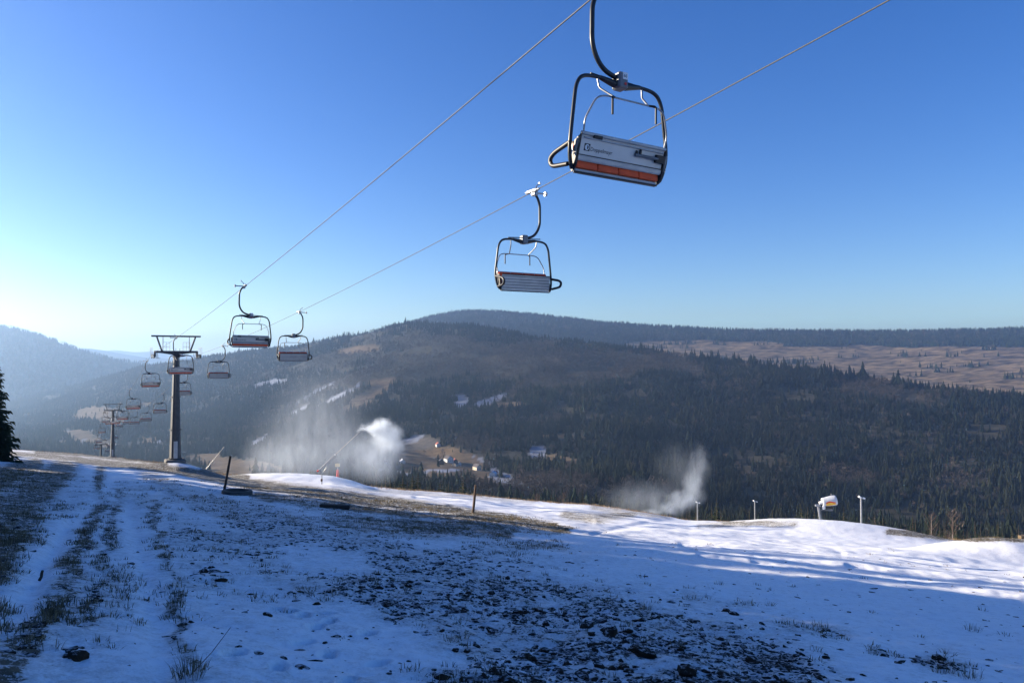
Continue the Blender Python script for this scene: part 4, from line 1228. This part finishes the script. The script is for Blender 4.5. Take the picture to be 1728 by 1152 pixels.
# crumbs, too many to count
S = spots(11000, 6, 36, lambda d, g, X, Y: np.clip((d * (1 - .6 * g) - .30) * 3.6, .02, 1) * np.clip((fbm(X / .7, Y / .7, 3, 303) - .36) * 4, .05, 1))
icv = [np.array([v.co[:] for v in clod_mesh(700 + i, 1).vertices]) for i in range(5)]
tmp = clod_mesh(700, 1); icf = np.array([p.vertices[:] for p in tmp.polygons])
VV = []; FF = []; n0 = 0
zz = grid_z(S[:, 0], S[:, 1])
for (X, Y), z in zip(S, zz):
    s = (.008 + .034 * g2.random() ** 2.6) * (1 + .02 * Y) * (1 + (g2.random() > .96) * .7)
    a = g2.uniform(0, 6.28); c, q = math.cos(a), math.sin(a)
    v = icv[g2.integers(5)] * g2.uniform(.6, 1.3, (len(icv[0]), 1)) * np.array([s * g2.uniform(.9, 2.2), s, s * g2.uniform(.45, .9)])
    v = np.stack([v[:, 0] * c - v[:, 1] * q + X, v[:, 0] * q + v[:, 1] * c + Y, v[:, 2] + z - s * .05], -1)
    VV.append(v); FF.append(icf + n0); n0 += len(v)
me = np_mesh('soil_crumbs', np.concatenate(VV), np.concatenate(FF), False); me.materials.append(M['soil'])
tag(link(bpy.data.objects.new('soil_crumbs', me)), 'dark crumbs of frozen soil strewn over the snow', 'soil', kind='stuff')
# grass
def grass_mat(name, c1, c2):
    m, N, L, P = new_mat(name)
    geo = N.new('ShaderNodeNewGeometry')
    mx = N.new('ShaderNodeMix'); mx.data_type = 'RGBA'; mx.inputs[6].default_value = c1 + (1,); mx.inputs[7].default_value = c2 + (1,)
    L.new(geo.outputs['Random Per Island'], mx.inputs[0]); L.new(mx.outputs[2], P.inputs['Base Color']); P.inputs['Roughness'].default_value = .8; P.inputs['Specular IOR Level'].default_value = .2
    return m
M['grass'] = grass_mat('frosted_grass', (.045, .042, .022), (.24, .185, .10))
M['dry'] = grass_mat('dry_grass', (.20, .13, .065), (.40, .27, .14))
def blades(spec, name, mat, parent=None):
    """spec rows: x y z length width lean azimuth"""
    sp = np.asarray(spec, float); n = len(sp)
    x, y, z, l, w, lean, az = sp.T
    b = g2.uniform(0, 6.28, n)
    sx, sy = np.cos(b) * w / 2, np.sin(b) * w / 2
    dx, dy = np.cos(az) * l * np.sin(lean), np.sin(az) * l * np.sin(lean); dz = l * np.cos(lean)
    V = np.stack([np.stack([x - sx, y - sy, z - .01], -1), np.stack([x + sx, y + sy, z - .01], -1), np.stack([x + dx * .4 + sx * .7, y + dy * .4 + sy * .7, z + dz * .6], -1), np.stack([x + dx * .4 - sx * .7, y + dy * .4 - sy * .7, z + dz * .6], -1), np.stack([x + dx, y + dy, z + dz * .93], -1)], 1)
    F = np.array([[0, 1, 2], [0, 2, 3], [3, 2, 4]])[None] + (np.arange(n) * 5)[:, None, None]
    me = np_mesh(name, V.reshape(-1, 3), F.reshape(-1, 3), False); me.materials.append(mat)
    return link(bpy.data.objects.new(name, me), parent)
def tuft_spec(X, Y, Z, n, r, l, lean=.7, w=.006):
    a = g2.uniform(0, 6.28, n); q = r * np.sqrt(g2.random(n))
    return np.stack([X + q * np.cos(a), Y + q * np.sin(a), np.full(n, Z), l * g2.uniform(.5, 1.2, n), np.full(n, w), np.abs(g2.normal(0, lean, n)), a + g2.normal(0, .5, n)], -1)
S = spots(4200, 6.2, 60, lambda d, g, X, Y: np.clip((d - .2) * g * 1.7, .004, 1) * np.clip((fbm(X / 1.0, Y / 1.0, 3, 305) - .38) * 5, .03, 1))
zz = grid_z(S[:, 0], S[:, 1]); sp = []
for (X, Y), z in zip(S, zz): sp.append(tuft_spec(X, Y, z, int(g2.integers(12, 24)), .075 * (1 + .03 * Y), g2.uniform(0.04, .09) * (1 + .012 * Y), 1.25, .0055 * (1 + .06 * Y)))
o = blades(np.concatenate(sp), 'frosted_grass', M['grass']); tag(o, 'short frosted grass poking through the snow', 'grass', kind='stuff')
# dry grass fringe on the rim and shoulder
n = 5200
pc_ = g2.uniform(20, 1728, n); u = (pc_ - 864) / FPX
Ye, _ = rim_at(u); Y = Ye * g2.uniform(.93, 1.06, n); X = u * Y
keep = (np.interp(pc_, [0, 60, 430, 470, 620, 640, 1120, 1150, 1220, 1420, 1470, 1728], [.8, .9, .9, .12, .12, 1, 1, .2, .5, .5, .9, 1.0]) * (.35 + fbm(X / 3, Y / 3, 2, 311)) > g2.random(n))
X, Y = X[keep], Y[keep]; Z = near_z(X, Y); sp = []
for a, b, c in zip(X, Y, Z): sp.append(tuft_spec(a, b, c, 6, .35, g2.uniform(.2, .6), .35, .03))
o = blades(np.concatenate(sp), 'dry_grass', M['dry']); tag(o, 'tall dry brown grass fringing the rim of the slope', 'grass', kind='stuff')
# single tufts one can point at
def tuft(px_, py_, n, r, l, label, stalk=False, mat='grass'):
    X, Y = ground_at(px_, py_); z = float(grid_z(np.array([X]), np.array([Y]))[0])
    s = tuft_spec(0, 0, 0, int(n * 1.6), r, l * .75, .85, .006)
    o = blades(s, 'grass_tuft', M[mat]); o.location = (X, Y, z)
    if stalk:
        q = MB(); q.tube([(0, 0, 0), (.16, .02, .17), (.30, .05, .36)], [.004, .003, .002], 5); q.build('stalk', M['wood'], o)
    return tag(o, label, 'grass tuft')
tuft(322, 1135, 60, .14, .20, 'dark grass tuft with one long stalk near the bottom edge at left', True)
tuft(1089, 1026, 46, .10, .17, 'bushy grass tuft above the churned band', False)
tuft(1300, 1022, 22, .10, .15, 'thin grass tuft on clean snow right of the churned band')
tuft(1385, 1060, 40, .16, .16, 'wide grass tuft beside the sunlit streak at right')
tuft(1640, 1063, 36, .16, .18, 'grass tuft on blue snow at the far right')
tuft(1590, 1135, 34, .12, .16, 'grass tuft by the brown clod at lower right')
tuft(1635, 1142, 40, .14, .18, 'grass tuft near the lower right corner')
tuft(888, 928, 40, .3, .3, 'grass clump on snow in the middle of the slope')
tuft(870, 876, 50, .35, .5, 'dry grass clump right of the brown post', False, 'dry')
tuft(1213, 986, 26, .12, .16, 'thin grass tuft in the shaded snow at right')
tuft(90, 1050, 8, .04, .22, 'few bent straws beside the left wheel rut')
# ------------------------------------------------------------------ snow-making gear, poles and posts
def at_ground(px, py):
    X, Y = ground_at(px, py); return X, Y, G(X, Y)
def pt(px, py, Y):
    u, v = pix_dir(px, py); return Vector((u * Y, Y, v * Y))
# tall snow lance in the big cloud
def lance(px, py, Y, tip, label, pivot=.0, red=True):
    u, v = pix_dir(px, py); X = u * Y; Z = G(X, Y)
    root = empty('snow_lance', (X, Y, Z))
    base = Vector((X, Y, Z)); w_ = .75 if red else .5
    tipv = pt(tip[0], tip[1], Y) - base
    piv = Vector((-.35 if tipv.x > 0 else .3, 0, pivot))
    q = MB(); q.tube([(0, 0, -.4), (0, 0, pivot * .72)], .085 * w_, 8); post = q.build('post', M['galv'], root)
    for s in (-1, 1):
        q = MB(); q.tube([(0, .03 * s, pivot * .70), piv + Vector((0, .05 * s, 0))], .05 * w_, 6); q.build('yoke_arm', M['galv'], post)
    q = MB(); q.tube([(0, .0, pivot * .7), (.55, 0, pivot * 1.12)], .045 * w_, 6); q.build('brace', M['galv'], post)
    d = tipv - piv
    mid = piv + d * .40
    q = MB(); q.tube([piv - d * .04, mid], [.085 * w_, .075 * w_], 8); arm = q.build('lower_arm', M['galv'], root)
    q = MB(); q.tube([mid - d * .03, tipv], [.06 * w_, .04 * w_], 8); q.build('lance_tube', M['alu'], root)
    q = MB(); q.box(mid, (.32 * w_, .2 * w_, .2 * w_), None, .04); q.build('clamp', M['white'], arm)
    off = Vector((.16, 0, -.16))
    q = MB(); q.tube([piv + d * .03 + off * .6, mid + off, mid + d * .05], .04 * w_, 6); q.build('lift_ram', M['galv'], arm)
    if red: q = MB(); q.tube([piv - d * .05, piv - d * .015], .10, 8); q.build('counterweight', M['red'], arm)
    q = MB(); q.box((0, -.1, pivot * .32), (.24, .2, .34), None, .04); q.build('valve_box', M['wood'] if red else M['galv_dull'], post)
    q = MB(); q.tube([tipv - d.normalized() * .25, tipv + d.normalized() * .12], .07 * w_, 8); q.build('nozzle_head', M['galv'], arm)
    return tag(root, label, 'snow lance', 'snow lances')
YL = 96
lance(543, 826, YL, (606, 729), 'tall snow lance leaning right, spraying the large white snow cloud', 1.95)
# idle lance by the tower
uu = ux(350)
lance(352, 797, 104, (377, 755), 'idle pale snow lance leaning right beside the tall tower', .7, False)
lance(1126, 874, 150, (1154, 834), 'thin snow lance inside the smaller snow spray', 1.3, False)
# red padded hydrant with a sign
Y = 112; u, v = pix_dir(570, 808); X = u * Y; Z = G(X, Y)
root = empty('hydrant', (X, Y, Z))
q = MB(); q.tube([(0, 0, -.2), (0, 0, 1.35)], [.24, .16], 10); q.build('red_pad', M['red'], root)
q = MB(); q.tube([(0, .0, 1.3), (0, 0, 1.9)], .06, 8); q.build('post', M['galv'], root)
q = MB(); q.box((-.03, -.05, 2.05), (.62, .22, .48), None, .04); q.build('valve_box', plain('pale_yellow_box', (.55, .42, .16), .6), root)
tag(root, 'red padded hydrant post with a pale yellow box behind the tall lance', 'hydrant')
# light poles
def light_pole(px, py, Y, top, label, gid):
    u, v = pix_dir(px, py); X = u * Y; Z = G(X, Y)
    h = pix_dir(px, top)[1] * Y - Z
    root = empty('light_pole', (X, Y, Z))
    q = MB(); q.tube([(0, 0, -.5), (0, 0, h)], [.14, .115], 10); q.build('pole', M['galv'], root)
    q = MB(); q.box((.16, 0, h + .02), (.75, .14, .10), Matrix.Rotation(.25, 3, 'Y'), .03); br = q.build('bracket', M['galv'], root)
    q = MB(); q.box((-.18, 0, h + .16), (.38, .40, .26), Matrix.Rotation(.5, 3, 'Y'), .05); l = q.build('lamp_housing', M['white'], root)
    q = MB(); q.box((.42, 0, h - .02), (.34, .36, .22), Matrix.Rotation(.2, 3, 'Y'), .05); q.build('lamp_housing', M['white'], root)
    return tag(root, label, 'light pole', 'light poles along the piste')
light_pole(1453.5, 895, 108, 840, 'tallest pale light pole, right of the snow gun', 0)
light_pole(1274, 882, 163, 846, 'middle pale light pole on the brown rim left of the snow gun', 1)
light_pole(1177, 878, 160, 848, 'thin pale light pole beside the smaller snow spray', 2)
# fan snow gun on its mast
Y = 110; u, v = pix_dir(1384, 892); X = u * Y; Z = G(X, Y)
k = Y / FPX
root = empty('snow_gun', (X, Y, Z))
zt = pix_dir(1378, 853)[1] * Y - Z
foot = Vector((.35, 0, -.6)); head = Vector((-.28, 0, zt))
q = MB(); q.tube([foot, head], .16, 10); mast = q.build('mast', M['galv'], root)
q = MB(); q.tube([foot + Vector((.32, .1, 0)), head + Vector((.35, .1, -.4))], .07, 8); q.build('stay_pipe', M['galv_dull'], mast)
q = MB(); q.box(head + Vector((-.05, 0, .05)), (.75, .45, .30), None, .05); q.build('head_plate', M['galv'], mast)
q = MB(); q.bar(head + Vector((.1, 0, -.05)), head + Vector((2.15, 0, -.62)), .30, .16); q.bar(head + Vector((.15, .0, -.6)), head + Vector((2.1, 0, -.72)), .12, .12); cr = q.build('cradle', M['galv_dull'], root)
q = MB(); q.box(head + Vector((1.45, 0, -.12)), (1.15, .8, .62), None, .08); q.build('motor_box', M['black'], cr)
q = MB(); q.box(head + Vector((.72, -.3, -.18)), (.4, .3, .5), None, .06); q.build('control_box', M['white'], cr)
c0 = head + Vector((.62, 0, .50)); ax = Vector((.955, -.10, .20)).normalized()
q = MB()
prof = [(-.02, .46), (.02, .66), (.12, .69), (.30, .70), (1.0, .77), (1.6, .80), (1.9, .79), (2.02, .74), (2.0, .68), (1.2, .62), (.1, .45)]
q.tube([c0 + ax * a for a, r_ in prof], [r_ * .92 for a, r_ in prof], 28, False); dr = q.build('barrel', M['gun'], root)
# orange and yellow band printed on the barrel's lower flank
def band(a0, a1, f0, f1, rad_):
    vs_ = []; fs_ = []
    up = Vector((0, 0, 1)); s1 = ax.cross(up).normalized(); s2 = s1.cross(ax)
    n1, n2_ = 12, 8
    for i in range(n1 + 1):
        a = a0 + (a1 - a0) * i / n1
        rr = np.interp(a, [p_[0] for p_ in prof[:7]], [p_[1] for p_ in prof[:7]]) * .92 + rad_
        top_ = f0 + .20 * math.sin(i / n1 * 4.5); 
        for j in range(n2_ + 1):
            f = top_ + (f1 - top_) * j / n2_
            vs_.append(c0 + ax * a + (s1 * math.cos(f) + s2 * math.sin(f)) * rr)
    for i in range(n1):
        for j in range(n2_): fs_.append((i * (n2_ + 1) + j, i * (n2_ + 1) + j + 1, (i + 1) * (n2_ + 1) + j + 1, (i + 1) * (n2_ + 1) + j))
    return vs_, fs_
for (f0, f1, rad_, mm, nm) in ((-.02 , -.40, .004, M['orange'], 'orange_band'), (-.30, -.85, .008, M['yellow'], 'yellow_band')):
    for flip in (0,):
        vs_, fs_ = band(.35, 1.75, f0, f1, rad_)
        # the flank that faces the slope
        if (vs_[len(vs_) // 2] - c0).y > 0:
            vs_, fs_ = band(.35, 1.75, math.pi - f0, math.pi - f1, rad_)
        q = MB(); q.add(vs_, fs_, True); q.build(nm, mm, dr)
q = MB(); q.tube([c0 + ax * .05, c0 + ax * .10], .44, 20); q.build('fan_guard', M['black'], dr)
q = MB(); q.tube([c0 - ax * .45, c0 + ax * .05], [.20, .30], 12); q.build('fan_motor', M['white'], dr)
q = MB(); q.tube([c0 + ax * 1.3 + Vector((0, 0, .7)), c0 + ax * 1.3 + Vector((0, 0, 1.05))], .05, 6); q.build('weather_sensor', M['galv'], dr)
tag(root, 'white barrel-shaped snow gun with orange and yellow band on a leaning mast', 'snow gun')
# wooden stakes
def stake(px, py, ptop, label, r0, mat):
    X, Y, Z = at_ground(px, py)
    t = pt(ptop[0], ptop[1], Y)
    o = MB(); d = t - Vector((X, Y, Z))
    o.tube([-d * .12, d * .3 + Vector((.01, 0, 0)), d * .7, d], [r0 * 1.1, r0, r0 * .97, r0 * .9], 8)
    e = o.build('wooden_post', mat); e.location = (X, Y, Z)
    return tag(e, label, 'post')
stake(378, 829, (389, 769), 'dark leaning wooden post beside the round manhole rim', .075, M['dark_wood'])
stake(798, 865, (803, 818), 'brown leaning wooden post alone on the grassy shoulder', .095, M['wood'])
stake(67, 977, (72, 962), 'short dark stick stuck upright in the wheel rut', .018, M['dark_wood'])
# manhole ring
X, Y, Z = at_ground(400, 832); Z -= .03
root = empty('manhole', (X, Y, Z), .0)
root.rotation_euler = (-.05, .05, 0)
q = MB(); n = 26; vs_ = []; pr = [(.86, -.3), (.86, .16), (.80, .22), (.66, .22), (.62, .16), (.62, -.25)]
for i in range(n):
    a = 2 * math.pi * i / n
    for r_, z_ in pr: vs_.append((r_ * math.cos(a), r_ * math.sin(a), z_))
m = len(pr); q.add(vs_, [(i * m + j, ((i + 1) % n) * m + j, ((i + 1) % n) * m + j + 1, i * m + j + 1) for i in range(n) for j in range(m - 1)], True)
q.build('ring', plain('dark_wet_concrete', (.05, .048, .045), .8, 0, .3, 4, .3), root)
q = MB(); q.disc((0, 0, .05), (0, 0, 1), .62, .06, 22); q.build('cover', M['dark_wood'], root)
tag(root, 'dark round manhole ring beside the leaning post', 'manhole')
# timber beam
X, Y, Z = at_ground(565, 857)
q = MB(); q.box((0, 0, .08), (1.45, .28, .20), None, .03); o = q.build('timber_beam', M['dark_wood']); o.location = (X, Y, Z); o.rotation_euler = (0, .05, .04)
tag(o, 'dark squared timber lying on the shoulder below the lance', 'beam')
# weathered block at the right edge
X, Y = ux(1722) * 140, 140; Z = G(X, Y)
q = MB(); q.box((0, 0, .55), (1.5, 1.0, 1.5), None, .05); o = q.build('straw_bale', plain('weathered_straw', (.12, .085, .045), .95, 0, .3, 5, .5)); o.location = (X, Y, Z)
tag(o, 'brown straw-coloured block in dry grass at the right edge', 'bale')

# ------------------------------------------------------------------ hamlet in the valley
def house(px, py, Y, w, d, h, rz, wall, roof, label):
    u, v = pix_dir(px, py); X = u * Y; Z = far_z(X, Y) - .5
    root = empty('house', (X, Y, Z), rz)
    rh = w * .42
    q = MB(); q.add([(-w/2, -d/2, -2), (w/2, -d/2, -2), (w/2, d/2, -2), (-w/2, d/2, -2), (-w/2, -d/2, h), (w/2, -d/2, h), (w/2, d/2, h), (-w/2, d/2, h), (0, -d/2, h + rh), (0, d/2, h + rh)],
                    [(0, 1, 5, 8, 4), (2, 3, 7, 9, 6), (1, 2, 6, 5), (3, 0, 4, 7)]); q.build('wall', wall, root)
    q = MB(); o_ = .6
    for s in (-1, 1):
        a = Vector((s * (w/2 + o_), -d/2 - o_, h - o_ * rh / (w/2))); b = Vector((0, -d/2 - o_, h + rh)); c_ = Vector((0, d/2 + o_, h + rh)); e = Vector((s * (w/2 + o_), d/2 + o_, h - o_ * rh / (w/2)))
        t = Vector((0, 0, .3)); q.add([a, b, c_, e, a + t, b + t, c_ + t, e + t], [(0, 1, 2, 3), (4, 5, 6, 7), (0, 1, 5, 4), (1, 2, 6, 5), (2, 3, 7, 6), (3, 0, 4, 7)])
    rf = q.build('roof', roof, root)
    q = MB(); q.box((w * .18, d * .15, h + rh), (.8, .8, 1.6)); q.build('chimney', M['concrete'], rf)
    for i in range(3):
        q = MB(); q.box((-w * .3 + i * w * .3, -d/2 - .04, h * .5), (1.0, .12, 1.3)); q.build('window', M['black'], root)
    for i in range(2):
        q = MB(); q.box((-w/2 - .04, -d * .22 + i * d * .44, h * .5), (.12, 1.0, 1.3)); q.build('window', M['black'], root)
    return tag(root, label, 'house', 'houses of the hamlet')
wl_ = plain('lime_plaster', (.58, .57, .54), .8); wl2 = plain('cream_plaster', (.55, .47, .36), .8); wl3 = plain('timber_wall', (.16, .10, .06), .9)
rf1 = plain('dark_roof', (.07, .06, .06), .8); rf2 = plain('red_roof', (.30, .085, .05), .8); rf3 = plain('snowy_roof', (.62, .64, .68), .8)
for (a_) in [(757, 774, 1180, 11, 14, 7, .5, wl_, rf1, 'bright white gabled house, largest of the hamlet'), (768, 776, 1190, 8, 10, 4, .3, wl3, rf2, 'red-roofed house touching the large white one'),
             (768, 786, 1140, 7, 9, 4, -.4, wl2, rf1, 'small cream house just below the large white one'), (775, 781, 1160, 6, 7, 4, .2, wl_, rf1, 'tiny white house with dark roof right of the cream one'),
             (739, 757, 1330, 7, 9, 4.5, .4, wl_, rf2, 'small white house with red roof above the meadow'), (754, 756, 1340, 8, 9, 4, .2, wl3, rf1, 'brown timber house above the meadow'), (770, 754, 1350, 6, 8, 4, 0, wl_, rf1, 'whitish house at the forest edge above the hamlet'),
             (805, 795, 1060, 8, 11, 6, .6, wl2, rf1, 'tall cream house among trees below the hamlet'), (808, 789, 1090, 6, 8, 5, .1, wl3, rf3, 'timber house with snowy roof above the tall cream one'), (832, 802, 1020, 8, 12, 4, -.2, wl_, rf3, 'long pale house at the right end of the hamlet'),
             (836, 800, 1030, 5, 6, 4, -.1, wl2, rf2, 'small cream shed beside the long pale house'), (744, 788, 1100, 10, 9, 5, .1, wl3, rf1, 'dark timber barn at the foot of the meadow'), (651, 792, 1080, 6, 7, 4, .2, wl2, rf1, 'small house beside the snow cloud'), (679, 793, 1070, 7, 8, 3, .3, wl_, rf3, 'low house with snowy roof right of the snow cloud')]:
    house(*a_)
# ------------------------------------------------------------------ artificial snow clouds
def cloud_mat(name, blobs, noise_scale, strength, base=(0, 0, 0), streak=(1, 1, .35), albedo=(.84, .92, 1.0, 1), anis=.25):
    """blobs: (centre xyz, radii xyz, density, softness)"""
    m = bpy.data.materials.new(name); m.use_nodes = True
    N, L = m.node_tree.nodes, m.node_tree.links
    N.remove(N['Principled BSDF'])
    pv = N.new('ShaderNodeVolumePrincipled'); pv.inputs['Color'].default_value = albedo; pv.inputs['Anisotropy'].default_value = anis
    L.new(pv.outputs[0], N['Material Output'].inputs['Volume'])
    geo = N.new('ShaderNodeNewGeometry')
    mp = N.new('ShaderNodeMapping'); mp.inputs['Scale'].default_value = streak; L.new(geo.outputs['Position'], mp.inputs[0])
    nz = N.new('ShaderNodeTexNoise'); nz.inputs['Scale'].default_value = noise_scale; nz.inputs['Detail'].default_value = 6; nz.inputs['Roughness'].default_value = .65; nz.inputs['Distortion'].default_value = .6
    L.new(mp.outputs[0], nz.inputs['Vector'])
    nw = N.new('ShaderNodeTexNoise'); nw.inputs['Scale'].default_value = noise_scale * .8; nw.inputs['Detail'].default_value = 4
    L.new(geo.outputs['Position'], nw.inputs['Vector'])
    off = N.new('ShaderNodeVectorMath'); off.operation = 'MULTIPLY_ADD'; L.new(nw.outputs['Color'], off.inputs[0]); off.inputs[1].default_value = (strength,) * 3; L.new(geo.outputs['Position'], off.inputs[2])
    of2 = N.new('ShaderNodeVectorMath'); of2.operation = 'SUBTRACT'; L.new(off.outputs[0], of2.inputs[0]); of2.inputs[1].default_value = (strength * .5,) * 3
    tot = None
    for (c, r, dens, hard) in blobs:
        s1 = N.new('ShaderNodeVectorMath'); s1.operation = 'SUBTRACT'; L.new(of2.outputs[0], s1.inputs[0]); s1.inputs[1].default_value = c
        s2 = N.new('ShaderNodeVectorMath'); s2.operation = 'DIVIDE'; L.new(s1.outputs[0], s2.inputs[0]); s2.inputs[1].default_value = r
        ln = N.new('ShaderNodeVectorMath'); ln.operation = 'LENGTH'; L.new(s2.outputs[0], ln.inputs[0])
        mr = N.new('ShaderNodeMapRange'); mr.interpolation_type = 'SMOOTHSTEP'; mr.inputs[1].default_value = 1.0; mr.inputs[2].default_value = hard; mr.inputs[3].default_value = 0; mr.inputs[4].default_value = dens
        L.new(ln.outputs['Value'], mr.inputs[0])
        if tot is None: tot = mr.outputs[0]
        else:
            ad = N.new('ShaderNodeMath'); ad.operation = 'ADD'; L.new(tot, ad.inputs[0]); L.new(mr.outputs[0], ad.inputs[1]); tot = ad.outputs[0]
    n2 = N.new('ShaderNodeMapRange'); n2.inputs[1].default_value = .34; n2.inputs[2].default_value = .66; n2.inputs[3].default_value = .12; n2.inputs[4].default_value = 1.55
    L.new(nz.outputs['Fac'], n2.inputs[0])
    mu = N.new('ShaderNodeMath'); mu.operation = 'MULTIPLY'; L.new(tot, mu.inputs[0]); L.new(n2.outputs[0], mu.inputs[1])
    L.new(mu.outputs[0], pv.inputs['Density'])
    return m
def cloud(name, box, blobs, label, **kw):
    (x0, x1, y0, y1, z0, z1) = box
    q = MB(); q.box(((x0 + x1) / 2, (y0 + y1) / 2, (z0 + z1) / 2), (x1 - x0, y1 - y0, z1 - z0))
    o = q.build(name, cloud_mat(name, blobs, **kw))
    return tag(o, label, 'snow cloud', kind='stuff')
k = YL / FPX
def cp(px, py, dy=0): return tuple(pt(px, py, YL + dy) * 1.0)
def rd(rx, rz, ry): return (rx * k, ry, rz * k)
b1 = [(cp(615, 727, 1.0), rd(13, 5, .9), 2.6, .0), (cp(628, 724, 1.6), rd(18, 11, 1.6), 1.7, .0), (cp(643, 720, 2.2), rd(24, 20, 2.4), 1.1, .0), (cp(652, 738, 3), rd(30, 36, 3.2), .52, .0), (cp(668, 742, 3), rd(20, 30, 2.8), .36, .0), (cp(640, 772, 5), rd(56, 56, 4), .17, .0),
      (cp(600, 765, 8), rd(105, 76, 6), .060, .0), (cp(520, 745, 11), rd(140, 110, 7), .036, .0), (cp(480, 775, 11), rd(120, 60, 7), .050, .0), (cp(545, 680, 11), rd(120, 95, 7), .022, .0)]
p0 = pt(360, 590, YL); p1 = pt(700, 835, YL)
cloud('snow_cloud', (p0.x, p1.x, YL - .8, YL + 22, p1.z, p0.z), b1, 'large drifting cloud of artificial snow around the tall lance', noise_scale=.75, strength=2.6)
Y2 = 152; k2 = Y2 / FPX
def cp2(px, py, dy=0): return tuple(pt(px, py, Y2 + dy))
def rd2(rx, rz, ry): return (rx * k2, ry, rz * k2)
b2 = [(cp2(1104, 865), rd2(26, 8, 2.5), .22, .0), (cp2(1130, 857), rd2(32, 14, 3), .26, .0), (cp2(1152, 845), rd2(32, 22, 3.5), .24, .0), (cp2(1170, 824, 1), rd2(24, 38, 4), .16, .0), (cp2(1180, 788, 2), rd2(22, 50, 5), .05, .0), (cp2(1090, 846, 3), rd2(95, 46, 6), .045, .0), (cp2(1150, 790, 3), rd2(65, 62, 6), .016, .0)]
p0 = pt(990, 715, Y2); p1 = pt(1225, 895, Y2)
cloud('snow_spray', (p0.x, p1.x, Y2 - 9, Y2 + 14, p1.z, p0.z), b2, 'smaller veil of artificial snow drifting left of the thin light pole', noise_scale=.45, strength=3.6)
HAZE = 1.12e-4
# ------------------------------------------------------------------ haze
hz = MB(); hz.box((-500, 6900, 22), (29000, 14600, 646))
hm = bpy.data.materials.new('valley_haze'); hm.use_nodes = True
hn = hm.node_tree.nodes; hl = hm.node_tree.links
hn.remove(hn['Principled BSDF'])
pv = hn.new('ShaderNodeVolumePrincipled')
pv.inputs['Color'].default_value = (.48, .70, 1.0, 1)
pv.inputs['Density'].default_value = HAZE
pv.inputs['Anisotropy'].default_value = .70
hl.new(pv.outputs[0], hn['Material Output'].inputs['Volume'])
tag(hz.build('haze', hm), 'thin blue valley haze', kind='stuff')
